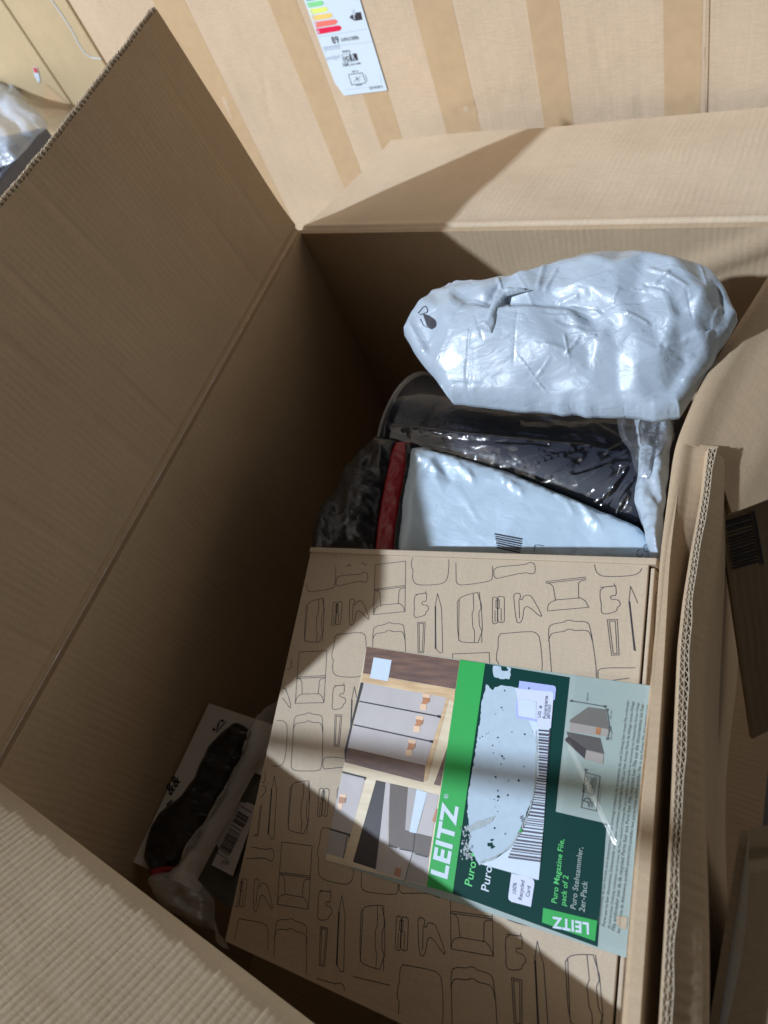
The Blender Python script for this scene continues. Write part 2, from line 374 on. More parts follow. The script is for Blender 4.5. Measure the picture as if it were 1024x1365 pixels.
def crumple(name, outline, zf, m, parent, sp=3.0, bulge=.02, bw=40, rough=(), folds=(), under=.02, wob=2.0, seed=3, closed=True, mask=None, zadd=None, sim=None, sub=2):
    P = resample(list(outline)+[outline[0]], int(np.linalg.norm(np.diff(np.array(list(outline)+[outline[0]], float), axis=0), axis=1).sum()/sp)+1)[:-1]
    if wob: P = P+np.stack([vnoise(P, .06, seed), vnoise(P, .06, seed+1)], 1)*wob
    lo, hi = P.min(0), P.max(0); r = np.random.RandomState(seed)
    gx, gy = np.meshgrid(np.arange(lo[0], hi[0], sp), np.arange(lo[1], hi[1], sp*.87)); gx = gx+(np.arange(gx.shape[0])[:, None] % 2)*sp/2
    G = np.stack([gx.ravel(), gy.ravel()], 1)+(r.rand(gx.size, 2)-.5)*sp*.3
    G = G[inside(G, P)]; G = G[edge_dist(G, P) > sp*.55]
    A = np.concatenate([P, G]); n0 = len(P)
    res = delaunay_2d_cdt([Vector(p) for p in A], [(i, (i+1) % n0) for i in range(n0)], [], 1, 1e-5)
    Q = np.array([(v.x, v.y) for v in res[0]]); tris = res[2]
    d = edge_dist(Q, P); prof = np.sqrt(1-(1-np.clip(d/bw, 0, 1))**2)
    h = bulge*prof
    fade = np.clip(d/10, .25, 1)
    for k, (spc, amp, st, an) in enumerate(rough): h = h+facets(Q, spc, amp, seed*10+k, st, an)*fade
    for f in folds: h = h+fold(Q, *f)*np.clip(d/6, 0, 1)
    if zadd is not None: h = h+zadd(Q)
    top = np.array([onz(q[0], q[1], zf(q[0], q[1]))+np.array([0, 0, hh]) for q, hh in zip(Q, h)])
    F = [tuple(t) for t in tris]
    # all faces up
    V = list(top)
    F2 = []
    for t in F:
        a, b, c = (top[i] for i in t[:3])
        F2.append(t if np.cross(b-a, c-a)[2] > 0 else t[::-1])
    if closed:
        N = len(V); lowm = top.copy(); lowm[:, 2] = np.array([onz(q[0], q[1], zf(q[0], q[1]))[2] for q in Q])-under*prof-.0006
        cen = top.mean(0); V = V+list(lowm); F2 = F2+[tuple(i+N for i in t[::-1]) for t in F2]
        # seam
        cnt = {}
        for t in F2[:len(F2)//2]:
            for e in range(len(t)):
                a, b = t[e], t[(e+1) % len(t)]; cnt[(a, b)] = 1
        for (a, b) in list(cnt):
            if (b, a) not in cnt: F2.append((b, a, a+N, b+N))
    if sim:
        V = np.array(V); N2 = len(top); pin = np.zeros(len(V), bool); dd = edge_dist(Q, P) < sp*.3
        pin[:N2] = dd
        if closed: pin[N2:2*N2] = dd
        V = buckle(V, [tuple(f) for f in F2], pin, sim[0], sim[1], sim[2], seed, *(sim[3:]))
    o = mesh(name, V, F2, m, parent, True)
    if sim:
        md = o.modifiers.new('subdivision', 'SUBSURF'); md.levels = sub; md.render_levels = sub
    return o

from mathutils.bvhtree import BVHTree
def drape(objs, polys, name, m, parent, h=.0004, n=1):
    """print laid on a curved skin: polygons (photo coordinates) dropped onto the mesh"""
    if not isinstance(objs, (list, tuple)): objs = [objs]
    V = []; F = []; off = 0
    bpy.context.view_layer.update(); dg = bpy.context.evaluated_depsgraph_get()
    for o in objs:
        me = o.evaluated_get(dg).data; V += [v.co.copy() for v in me.vertices]; F += [[i+off for i in p.vertices] for p in me.polygons]; off = len(V)
    bv = BVHTree.FromPolygons(V, F); VV = []; FF = []
    for pts in polys:
        P = resample(list(pts)+[pts[0]], max(6, len(pts)*3))[:-1]; c = P.mean(0)
        hit = []
        for q in list(P)+[c]:
            d = ray(*q); l = bv.ray_cast(Vector(CAM), Vector(_n(d)))
            hit.append(None if l[0] is None else np.array(l[0])+np.array([0, 0, h])-_n(d)*h)
        if any(x is None for x in hit): continue
        b = len(VV); VV += hit; k = len(P)
        for i in range(k): FF.append((b+k, b+i, b+(i+1) % k))
    return mesh(name, VV, FF, m, parent)
def stroke(pts, w):
    out = []
    pts = resample(pts, max(2, len(pts)*2))
    for a, b in zip(pts[:-1], pts[1:]):
        d = np.array(b)-np.array(a); L = np.linalg.norm(d)+1e-9; o = np.array([-d[1], d[0]])/L*w/2; e = d/L*w*.3
        out.append([tuple(a-o-e), tuple(b-o+e), tuple(b+o+e), tuple(a+o-e)])
    return out
# flat print laid on a plane
class Plane:
    def __init__(s, O, n): s.O = np.array(O, float); s.n = _n(n)
    def at(s, px, py, h=0): return onpl(px, py, s.O, s.n)+s.n*h
class Print:
    def __init__(s, pl): s.pl = pl; s.V = []; s.F = []
    def polyg(s, pts, h, world=False):
        P = [np.array(p)+s.pl.n*h for p in pts] if world else [s.pl.at(x, y, h) for x, y in pts]
        b = len(s.V); s.V += P
        for t in tessellate_polygon([[Vector(p) for p in P]]):
            a, c, d = (P[i] for i in t)
            s.F.append(tuple(b+i for i in (t if np.dot(np.cross(c-a, d-a), s.pl.n) > 0 else t[::-1])))
        return s
    def line(s, pts, w, h, closed=False, world=False):
        P = [np.array(p)+s.pl.n*h for p in pts] if world else [s.pl.at(x, y, h) for x, y in pts]
        if closed: P.append(P[0])
        for a, c in zip(P[:-1], P[1:]):
            d = c-a; L = np.linalg.norm(d)
            if L < 1e-6: continue
            d /= L; o = np.cross(s.pl.n, d)*w/2; a = a-d*w*.3; c = c+d*w*.3
            b = len(s.V); s.V += [a-o, c-o, c+o, a+o]; s.F.append((b, b+1, b+2, b+3))
        return s
    def text(s, txt, p0, p1, h, ys=1.0, bold=0, shear=0, world=False):
        V, F, w = glyphs(txt, bold, shear)
        A = np.array(p0) if world else s.pl.at(*p0); B = np.array(p1) if world else s.pl.at(*p1)
        ux = (B-A)/w; uy = np.cross(s.pl.n, ux)*ys; b = len(s.V)
        s.V += [A+ux*v[0]+uy*v[1]+s.pl.n*h for v in V]; s.F += [tuple(b+i for i in f) for f in F]
        return s
    def done(s, name, m, parent): return mesh(name, s.V, s.F, m, parent)
_gc = {}
def glyphs(txt, bold, shear):
    k = (txt, bold, shear)
    if k in _gc: return _gc[k]
    c = bpy.data.curves.new('t', 'FONT'); c.body = txt; c.size = 1; c.offset = bold; c.shear = shear; c.resolution_u = 3
    c.space_character = 1.0+bold*3
    o = bpy.data.objects.new('t', c); COL.objects.link(o); bpy.context.view_layer.update()
    me = bpy.data.meshes.new_from_object(o.evaluated_get(bpy.context.evaluated_depsgraph_get()))
    V = [(v.co.x, v.co.y) for v in me.vertices]; F = [tuple(p.vertices) for p in me.polygons]
    xs = [v[0] for v in V]; x0, x1 = min(xs), max(xs); V = [(x-x0, y) for x, y in V]
    G = []
    for f in F:
        a = sum(V[f[i]][0]*V[f[(i+1) % len(f)]][1]-V[f[(i+1) % len(f)]][0]*V[f[i]][1] for i in range(len(f)))
        G.append(f if a > 0 else f[::-1])
    bpy.data.objects.remove(o); bpy.data.curves.remove(c); bpy.data.meshes.remove(me)
    _gc[k] = (V, G, x1-x0); return _gc[k]
def obox(name, O, ax, dims, m, parent, bevel=.003, uvs=True):
    """box from corner O along unit axes ax with dims"""
    bm = bmesh.new(); c = []
    for k in range(8):
        p = np.array(O, float)
        for a in range(3):
            if k >> a & 1: p = p+np.array(ax[a])*dims[a]
        c.append(bm.verts.new(p))
    for f in ((0, 2, 3, 1), (4, 5, 7, 6), (0, 1, 5, 4), (2, 6, 7, 3), (0, 4, 6, 2), (1, 3, 7, 5)): bm.faces.new([c[i] for i in f])
    bmesh.ops.recalc_face_normals(bm, faces=bm.faces)
    if bevel: bmesh.ops.bevel(bm, geom=bm.edges[:], offset=bevel, segments=3, affect='EDGES', profile=.5)
    uvl = bm.loops.layers.uv.new('UVMap')
    for f in bm.faces:
        n = np.array(f.normal); k = int(np.argmax([abs(n @ np.array(a)) for a in ax])); i, j = [q for q in range(3) if q != k]
        for l in f.loops:
            q = np.array(l.vert.co)-np.array(O); l[uvl].uv = (q @ np.array(ax[i]), q @ np.array(ax[j]))
    me = bpy.data.meshes.new(name); bm.to_mesh(me); bm.free()
    return link(name, me, m, parent)

# ================================================================ floor
fl = bil((-6, -6, 0), (6, -6, 0), (6, 6, 0), (-6, 6, 0), 2, 2)
CONC = plain('concrete', (.22, .21, .20), .85, .2, .15, 8, .001)
tag(mesh('floor', fl.reshape(-1, 3), [(0, 2, 3, 1)], CONC), kind='structure')

cl = bil((-1.0, -2.2, 2.20), (4, -2.2, 2.20), (4, 1.3, 2.20), (-1.0, 1.3, 2.20), 2, 2)
tag(mesh('ceiling', cl.reshape(-1, 3), [(0, 1, 3, 2)], plain('ceiling_board', (.10, .095, .09), .9, .2, .05, 4)), kind='structure')  # unseen ceiling, added and sized to keep overhead sky light off the box
# ================================================================ the big open box
HB = .60; T = .007
C1 = onz(398, 307, -.5); Lp = onz(0, 1010, -.5); Bk = onz(1024, 296, -.5)
hl = _n(Lp-C1); hb = _n(Bk-C1)
N1 = C1+hl*.752                                             # near left corner
hn = _n(onz(420, 1365, -.5)-onz(0, 1043, -.5)); N1 = np.array([*N1[:2], C1[2]])
NR = onz(0, 1043, -.5)+hn*.56
BR = C1+hb*.592
box = empty('cardboard_box', (-.27, .3, C1[2]-HB), 'large open corrugated cardboard box with raised flaps holding parcels and the printed carton', 'cardboard box')
dz = np.array([0, 0, -1.0])
def wallgrid(a, b, out, bul, ni=60, nj=40, amp=.003, seed=1, power=1.0):
    G = np.zeros((ni, nj, 3))
    for i, u in enumerate(np.linspace(0, 1, ni)):
        for j, v in enumerate(np.linspace(0, 1, nj)):
            p = a*(1-u)+b*u
            G[i, j] = p+dz*v*HB+out*(bul*(v**power))*min(1, 4*u, 4*(1-u))
    q = np.stack(np.meshgrid(np.linspace(0, 6, ni), np.linspace(0, 5, nj), indexing='ij'), 2)
    G += (vnoise(q, 1, seed)*amp)[..., None]*out*smoothstep(np.linspace(0, 1, nj)*8)[None, :, None]
    return G
# left wall
wl = wallgrid(C1, N1+hl*.14, np.array([-1, 0, 0.]), .012)
sheet('wall', wl, T, K_BOX, box, flip=True)
# back wall with the slanting crease near its right end
wb = wallgrid(C1+np.array([.002, .0, 0]), BR, np.array([0, 1, 0.]), .01, 120, 80, seed=4)
for i in range(wb.shape[0]):
    for j in range(wb.shape[1]):
        u = i/119; v = j/79
        d = (v-(.12-(u-.78)*.5)); wb[i, j, 1] -= .005*math.exp(-(d/.02)**2)*smoothstep((u-.74)*12)
sheet('wall', wb, T, K_BOX, box, flip=False)
# near wall leans out, so that from above only its fold shows
nw_out = _n(np.array([hn[1], -hn[0], 0.]))
wn = wallgrid(onz(0, 1043, -.5)-hn*.10, NR, nw_out, .20, 60, 40, seed=7, power=.6)
sheet('wall', wn, T, K_BOX, box, flip=False)
# right wall: bowed rim
rim = [(.078, .652), (.050, .585), (.025, .524), (-.006, .445), (-.021, .385), (-.0255, .281), (-.0245, .186), (-.024, .087), (-.024, -.017), (-.022, -.12)]
RC = smooth_curve([rel(x, y, -.5) for x, y in rim], 90, 4)
wr = np.zeros((90, 24, 3))
for j, v in enumerate(np.linspace(0, 1, 24)): wr[:, j] = RC+dz*HB*v+np.array([.035, 0, 0])*min(1, v*3)
sheet('wall', wr, T, K_BOX, box, flip=True)
bt = bil(C1+dz*HB, N1+hl*.25+dz*HB, NR+hl*.25+dz*HB+np.array([.06, 0, 0]), BR+dz*HB+np.array([.06, 0, 0]), 8, 8)
sheet('box_floor', bt, T, K_BOX, box, flip=True)

def flapgrid(a, b, up, L, ni, nj, seed, amp=.003, curl=0, nrm=None, rcrush=.012):
    """flap from hinge a-b; first centimetre rounded over the crushed score"""
    nrm = np.array(nrm); G = np.zeros((ni, nj, 3))
    js = np.r_[np.linspace(0, .06, 8)[:-1], np.linspace(.06, 1, nj-7)]
    q = np.stack(np.meshgrid(np.linspace(0, 5, ni), np.linspace(0, 3, nj), indexing='ij'), 2); w = vnoise(q, 1, seed)
    for i, u in enumerate(np.linspace(0, 1, ni)):
        p = a*(1-u)+b*u
        for j, v in enumerate(js):
            h = -.0022*math.exp(-((v*L-.004)/.0028)**2)+.0012*math.exp(-((v*L-.011)/.004)**2)
            G[i, j] = p+up*v*L+nrm*(h+curl*v*v+w[i, j]*amp*smoothstep(v*5))
    return G, js
# left flap (raised, leaning out 9 degrees)
F1 = onpl(205, 8, C1, hl); upl = _n(F1-C1); LF = np.linalg.norm(F1-C1)
nl = _n(np.cross(upl, hl)); nl = nl if nl[0] > 0 else -nl
fa, js = flapgrid(C1, N1, upl, LF-.007, 260, 40, 11, .0025, 0, nl)
ed = _n(onpl(0, 270, C1, np.cross(hl, upl))-F1)
for u0, a0, w0 in ((.07, .0012, .004), (.155, .0016, .005), (.24, -.001, .006), (.36, .0014, .004), (.47, .0009, .004), (.55, .0016, .006), (.7, .0010, .005), (.83, .0014, .004)):
    for i in range(260): fa[i, :] -= nl*a0*math.exp(-(((i/259-u0)*.752+.004*np.sin(i*.1))/w0)**2)*(.5+.5*vnoise(np.stack([js*4, np.full(len(js), u0*9)], 1), 1, 2))[:, None]
for i in range(260):                                        # outer edge sits a little lower towards the near end
    s = i/259*.752; lw = -s*(ed[2]-0)*-1.0
    for j, v in enumerate(js): fa[i, j] += upl*lw*v*1.0
fl1 = sheet('flap', fa, .009, K_BOX, box, flip=(np.dot(normals(fa)[5, 5], nl) < 0), m_side=K_EDGE)
corr_edge('corrugated_edge', fa[:, -1]+upl*.007, -upl, nl, .009, fl1, seed=3, cutback=.0034, skin=K_BOX, ragged=.001, depth=.012)
e2 = fa[0, :][2:]-hl*0.0005
# back flap (folded out, nearly level)
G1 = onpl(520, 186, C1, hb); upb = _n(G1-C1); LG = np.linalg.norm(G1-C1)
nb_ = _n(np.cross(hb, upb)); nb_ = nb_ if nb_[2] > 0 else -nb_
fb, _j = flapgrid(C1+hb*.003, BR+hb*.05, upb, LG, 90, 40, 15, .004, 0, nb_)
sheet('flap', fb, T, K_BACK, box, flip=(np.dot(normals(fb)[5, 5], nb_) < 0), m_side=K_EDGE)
# near flap, tilted up 42 degrees, flutes standing out in relief
a42 = math.radians(35); pout = nw_out
upn = pout*math.cos(a42)+np.array([0, 0, 1])*math.sin(a42); up0 = pout*math.cos(1.2)+np.array([0, 0, 1])*math.sin(1.2)
nn_ = _n(np.cross(hn, upn)); nn_ = nn_ if nn_[2] > 0 else -nn_
NA = onz(0, 1043, -.5)-hn*.03; LN = .60; ni = 640; nj = 60; FN = np.zeros((ni, nj, 3)); PER = .0060
for i in range(ni):
    s = i/(ni-1)*LN; p = NA+hn*s
    ph = (s/PER) % 1; rib = (math.sin(math.pi*ph))**.4
    start = .010+.0030*((math.floor(s/PER)*7919 % 13)/13)
    for j in range(nj):
        v = (j/(nj-1))**1.25*.285
        r = smoothstep(np.array((v-start)/.0035))
        base = p+up0*min(v, .010)+upn*max(0, v-.010)
        crush = 1-.85*math.exp(-((v-.075-.03*s)/.0022)**2)
        FN[i, j] = base+nn_*(rib*.00048*r*crush+.001*r+.0015*math.sin(s*21+v*9)*min(1, v*20))
fn = sheet('flap', FN, T, K_NEAR, box, flip=(np.dot(normals(FN)[5, 50], nn_) < 0), m_side=K_EDGE)
fn['label'] = 'ribbed flap in raking light at the near end'
# small tears in the near flap's skin
# right flap: slit into a drooping strip and an outer part
cut = [(945, 597), (938, 660), (925, 730), (914, 800), (908, 860), (905, 930), (900, 1050), (893, 1180), (886, 1300), (880, 1400), (872, 1500)]
EC = smooth_curve([onz(x, y, -.497) for x, y in cut], 110, 3)
SA = np.zeros((100, 18, 3))
for i in range(100):
    y = .388-i/99*.5
    x0 = np.interp(-y, -RC[:, 1], RC[:, 0]); x1 = np.interp(-y, -EC[:, 1], EC[:, 0])+.007
    dr = .018*smoothstep(np.array((.386-y)/.12))+.065*smoothstep(np.array((.28-y)/.25))
    for j in range(18):
        v = j/17
        SA[i, j] = rel(x0+(x1-x0)*v, y, -.5+.0035*math.sin(math.pi*min(1, v*2.4))*(1-v)-dr*v**1.35-.004*v)
sheet('flap', SA, T, K_BOX, box, flip=(normals(SA)[50, 3][2] < 0))
SB = np.zeros((110, 22, 3))
for i in range(110):
    e = EC[i]; k = i/109
    w = .013+.010*k+.002*math.sin(k*9)
    for j in range(22):
        v = j/21
        if v < .45: q = v/.45; SB[i, j] = e+np.array([w*q, 0, -.016*q**1.4-.001])
        else: q = (v-.45)/.55; SB[i, j] = e+np.array([w+.030*q**1.4, .0, -.017-.34*q])
sb = sheet('flap', SB, T*.9, K_BOX, box, flip=(normals(SB)[50, 3][2] < 0))
sb['label'] = 'outer strip with torn corrugated edge'
corr_edge('corrugated_edge', EC+np.array([-.0006, 0, .0006]), np.array([0, 0, -1.0]), np.array([-1.0, 0, 0]), T*1.0, sb, period=.007, depth=.005, seed=8)
# upper right part of the flap, still whole, sloping away
b0 = [(-.021, .385), (.005, .386), (.014, .362), (.023, .332), (.047, .353), (.1, .40), (.2, .49)]
b1 = [(.078, .652), (.09, .655), (.11, .66), (.14, .665), (.19, .67), (.27, .68), (.36, .69)]
SC = np.zeros((70, 40, 3))
A0 = resample(b0, 40); A1 = resample(b1, 40)
for i in range(70):
    u = i/69; yr = .385+(.652-.385)*u
    xr = np.interp(yr, RC[::-1, 1], RC[::-1, 0])
    for j in range(40):
        v = j/39; p = A0[j]*(1-u)+A1[j]*u
        p = p+np.array([xr-(A0[0]*(1-u)+A1[0]*u)[0], 0])*(1-v)**3
        dist = p[0]-xr
        SC[i, j] = rel(p[0], p[1], -.5+.003*math.sin(min(1, dist/.02)*math.pi)-.50*max(0, dist-.01)-.003*math.sin(dist*60+u*5)*u)
sheet('flap', SC, T, K_BOW, box, flip=(normals(SC)[30, 20][2] < 0), uvswap=False)

# ================================================================ television carton behind
dT = _n([-.9785, .2062, 0]); nT = _n(np.cross(dT, [0, 0, 1])); nT = nT if nT[1] < 0 else -nT
PT = _n(ray(430, 65))*1.305+CAM; PLT = Plane(PT, nT)
def tvp(s, z, h=0): return np.array([*(PT+dT*s)[:2], z])+nT*h
def s_of(px, py): return float((PLT.at(px, py)-PT)@dT)
s_left = (s_of(95, 0)+s_of(138, 82))/2
tv = empty('television_carton', tvp(.0, 0), 'tall kraft carton behind the open box with energy label and brown tape bands', 'carton')
gi, gj = 300, 100
def segd(s, z, a, b):
    a, b = np.array(a), np.array(b); p = np.array([s, z]); ab = b-a; k = np.clip((p-a)@ab/(ab@ab), 0, 1); return np.linalg.norm(p-a-ab*k), k
DENT = [((626, 145), (672, 134), -.0022), ((672, 134), (716, 131), -.0018), ((300, 135), (306, 152), .0012), ((352, 95), (358, 150), -.001), ((850, 140), (862, 158), -.002), ((790, 40), (800, 90), -.0008)]
DENT = [((s_of(*a), PLT.at(*a)[2]), (s_of(*b), PLT.at(*b)[2]), h) for a, b, h in DENT]
GT = np.zeros((gi, gj, 3))
def tvn(s, z): q = np.array([[s*7+20, z*7]]); return .0006*float(vnoise(q, 1, 31)[0])+.0003*float(vnoise(q, 2.3, 32)[0])+sum(h*math.exp(-(segd(s, z, a, b)[0]/.0035)**2) for a, b, h in DENT if abs(s-a[0]) < .12)
for i in range(gi):
    for j in range(gj): sv, zv = s_left-i/(gi-1)*(s_left+.75), Z0+.02-j/(gj-1)*(Z0+.01); GT[i, j] = tvp(sv, zv, tvn(sv, zv))
sheet('front_panel', GT, .006, K_TV, tv, flip=(np.dot(normals(GT)[5, 5], nT) < 0))
obox('carton_body', tvp(s_left-.004, .008)-nT*.010, (-dT, -nT, (0, 0, 1)), (s_left+.74, .16, Z0+.005), K_TV, tv, .004)
for k, (xa, xb) in enumerate(((203, 246), (357, 395), (440, 478), (549, 602), (701, 745), (884, 937))):
    sa, sb_ = s_of(xa, 0), s_of(xb, 0); R = np.zeros((6, 120, 3))
    for i in range(6):
        for j in range(120):
            s = sa+(sb_-sa)*i/5; zv = Z0+.018-j/119*(Z0-.1)
            R[i, j] = tvp(s, zv, tvn(s, zv)+.00022)
    bo = sheet('tape_band', R, .0002, TAPE, tv, flip=(np.dot(normals(R)[2, 5], nT) < 0))
pr = Print(PLT); pr.line([(943, -20), (940, 175)], .0016, .0028); pr.line([(936, 60), (939, 175)], .0008, .0028)
pr.done('panel_seam', plain('seam_shadow_groove', (.50, .37, .25), .8), tv)
# energy label
def e8(x, y): return (400+x/7.314, y/7.314)
el = Print(PLT).polyg([(404.5, -10), (406, 0), (446.5, 109.5), (459.5, 127), (517, 119.8), (480.7, 0), (478, -10)], .0013).done('energy_label', TV_WHITE, tv)
def arrow(y0, y1, x1, col, lab, x0):
    # parallelogram with pointed end; coordinates read in the enlarged crop
    sl_ = -.155
    a = e8(x0, y0); b = e8(x1-25, y0+sl_*(x1-25-x0)); c = e8(x1, (y0+y1)/2+sl_*(x1-x0)); d = e8(x1-18, y1+sl_*(x1-18-x0)); e = e8(x0+22, y1)
    Print(PLT).polyg([a, b, c, d, e], .0016).done('rating_arrow', plain('rating_'+lab, col, .5), el)
    Print(PLT).text(lab, e8(x0+25, y1-12), e8(x0+42, y1-16), .0019, 1.2, .02).done('lettering', P_WHITE, el)
arrow(22, 70, 240, (.25, .72, .30), 'C', 68); arrow(85, 135, 280, (.80, .88, .20), 'D', 92)
arrow(150, 198, 325, (.90, .62, .18), 'E', 112); arrow(212, 266, 372, (.88, .20, .16), 'F', 138); arrow(276, 330, 412, (.80, .01, .07), 'G', 160)
arrow(-38, 6, 205, (.05, .5, .28), 'B', 48)
Print(PLT).polyg([e8(485, 165), e8(525, 122), e8(597, 110), e8(614, 185), e8(540, 198)], .0016).done('rating_marker', INK, el)
Print(PLT).text('F', e8(535, 180), e8(562, 176), .0019, 1.5, .02).done('lettering', P_WHITE, el)
t_ = Print(PLT)
t_.text('89', e8(325, 418), e8(393, 408), .0016, 1.0, .02); t_.text('kWh/1000h', e8(415, 402), e8(582, 376), .0016, 1.15)
t_.text('energ', e8(420, 508), e8(495, 500), .0016, 1); t_.text('HD', e8(440, 592), e8(495, 585), .0016, 1.3, .02)
t_.text('164', e8(428, 645), e8(484, 638), .0016, 1, .02); t_.text('kWh/1000h', e8(497, 636), e8(600, 618), .0016, 1)
t_.text('108 cm', e8(515, 702), e8(575, 694), .0016, 1); t_.text('2019/2013', e8(685, 868), e8(815, 850), .0016, 1)
t_.line([e8(478, 722), e8(612, 705), e8(645, 802), e8(508, 822)], .0009, .0016, True)
t_.line([e8(530, 790), e8(595, 735)], .0006, .0016); t_.line([e8(545, 740), e8(580, 795)], .0006, .0016); t_.line([e8(545, 760), e8(590, 770)], .0006, .0016)
t_.line([e8(640, 720), e8(660, 790)], .0007, .0016); t_.line([e8(550, 828), e8(610, 820)], .0012, .0016)
t_.line([e8(415, 528), e8(470, 520)], .0005, .0016); t_.line([e8(415, 528), e8(428, 600), e8(500, 596)], .0005, .0016)
t_.polyg([e8(480, 522), e8(555, 513), e8(572, 582), e8(500, 594)], .0015)
t_.done('lettering', INK, el)
Print(PLT).text('R', e8(520, 582), e8(552, 577), .0019, 1.3, .02).done('lettering', P_WHITE, el)
g_ = Print(PLT)
for a, b in (((185, 357), (650, 278)), ((235, 455), (715, 402)), ((440, 872), (800, 828))): g_.line([e8(*a), e8(*b)], .0005, .0015)
g_.line([e8(780, 730), e8(800, 800)], .0005, .0015)
g_.text('pmodel', e8(245, 490), e8(400, 470), .0015, 1.2); g_.text('smudged', e8(262, 585), e8(400, 560), .0015, 1.2)
g_.done('faint_print', plain('faint_grey_print', (.42, .47, .60), .5), el)

# cartons standing left of it
def standing(px_edge, off, width, depth, mtl, label, name='carton', top=.06):
    pl = Plane(PT-nT*off, nT); e = pl.at(*px_edge); o = empty(name, (e[0], e[1], 0), label, 'carton')
    obox('carton_body', np.array([e[0], e[1], 0.0]), (dT, -nT, (0, 0, 1)), (width, depth, Z0+top), mtl, o, .004)
    return o, pl
ca, pla = standing((138, 82), .012, .30, .3, K_SIDE, 'plain tan carton standing between the tall banded carton and the labelled one')
pa = [(66, -6), (72, 4), (86, 24), (97, 42), (105, 58), (113, 70), (121, 76), (135, 78)]
cp = Print(pla); cp.line(pa, .0022, .0012)
tag(cp.done('cord', P_WHITE, None), 'thin white cord curving down against the plain tan carton', 'cord')
cb, plb = standing((48, 68), .009, .45, .25, K_SIDE, 'leftmost tan carton with a small red and white sticker')
plb = Plane(PT-nT*.009, nT)
st = Print(plb).polyg([(44, 88), (50, 90), (54, 106), (52, 111), (46, 100)], .001).done('sticker', P_WHITE, cb)
Print(plb).polyg([(44.5, 89), (49.5, 90.5), (51, 97), (46.5, 96)], .0014).done('red_print', plain('sticker_red', (.6, .05, .05)), st)
Print(plb).polyg([(62, 112), (92, 138), (97, 149), (62, 157), (58, 140)], .0008).done('tape_strip', TAPE, cb)

# grey device in crumpled plastic, lower left of the background
dev = empty('wrapped_device', (-.95, .75, 0), 'dark grey slotted device wrapped in clear plastic left of the raised flap', 'electronic device')
dg = plain('device_grey', (.15, .165, .21), .4, .5, .1, 60)
P0 = onz(62, 168, -.46)
dax = _n(onz(0, 238, -.46)-P0); dux = _n([dax[1]*-1, dax[0], 0]); dux = dux if dux[1] > 0 else -dux
dvh = _n(dax*1.0)
obox('housing', np.array([P0[0], P0[1], Z0-.76]), (dvh, dux, (0, 0, 1)), (.42, .16, .30), dg, dev, .006)
for k in range(13):
    s = .03+k*.012
    obox('grille_slat', P0+dvh*s+dux*.02+np.array([0, 0, .0]), (dvh, dux, (0, 0, 1)), (.005, .11, .0035), plain('slat_dark', (.05, .055, .07), .4) if k == 0 else bpy.data.materials['slat_dark'], dev, .0006)
crumple('plastic_wrap', [(-30, 95), (10, 108), (25, 113), (34, 140), (52, 147), (66, 165), (40, 190), (22, 212), (-30, 235)], lambda x, y: -.435, film('device_film', .12, .003, 40, .12, .5, (.58, .68, .84)), dev, sp=4, bulge=.045, bw=50,
        rough=((22, .014, (1, 1), 0), (10, .005, (1, 1), 0)), closed=False, seed=5)
gp = empty('black_tray', (-.9, .85, 0), 'black edge of a tray in the gap beside the wrapped device', 'tray')
q0 = onz(60, 160, -.55)
obox('tray_body', np.array([q0[0]-.05, q0[1], .3]), ((1, 0, 0), (0, 1, 0), (0, 0, 1)), (.12, .1, Z0-.55-.3), plain('black_plastic', (.02, .02, .022), .4), gp, .004)

# ================================================================ printed carton in front (magazine file pack)
LO = rel(-.371, .2998, -.575)
def rotm(a, b, c):
    ca, sa = math.cos(a), math.sin(a); cb, sb = math.cos(b), math.sin(b); cc, sc = math.cos(c), math.sin(c)
    return np.array([[cc, -sc, 0], [sc, cc, 0], [0, 0, 1]])@np.array([[cb, 0, sb], [0, 1, 0], [-sb, 0, cb]])@np.array([[1, 0, 0], [0, ca, -sa], [0, sa, ca]])
RL = rotm(.2367, -.1655, -.0494); LX, LY, LN_ = RL[:, 0], RL[:, 1], RL[:, 2]; LW, LL, LH = .3442, .3681, .10
pack = empty('printed_carton', LO+LX*LW/2-LY*LL/2-LN_*LH, 'brown carton printed with stationery outlines, green and white product label on its lid', 'carton')
obox('carton_body', LO-LY*LL-LN_*LH+LX*.003, (LX, LY, LN_), (LW-.006, LL-.004, LH-.0035), K_PRINT, pack, .0012)
lid = obox('lid', LO-LY*LL-LN_*.003, (LX, LY, LN_), (LW-.0022, LL, .003), K_PRINT, pack, .0009)
sp_ = obox('side_panel', LO+LX*(LW-.0006)-LY*LL-LN_*(LH), (LX, LY, LN_), (.0032, LL-.003, LH-.0006), K_PRINT, pack, .0009)
tk = obox('tuck_edge', LO-LY*.001-LN_*.05, (LX, LY, LN_), (LW+.004, .0055, .0525), K_PRINT, pack, .001)
PL = Plane(LO, LN_)
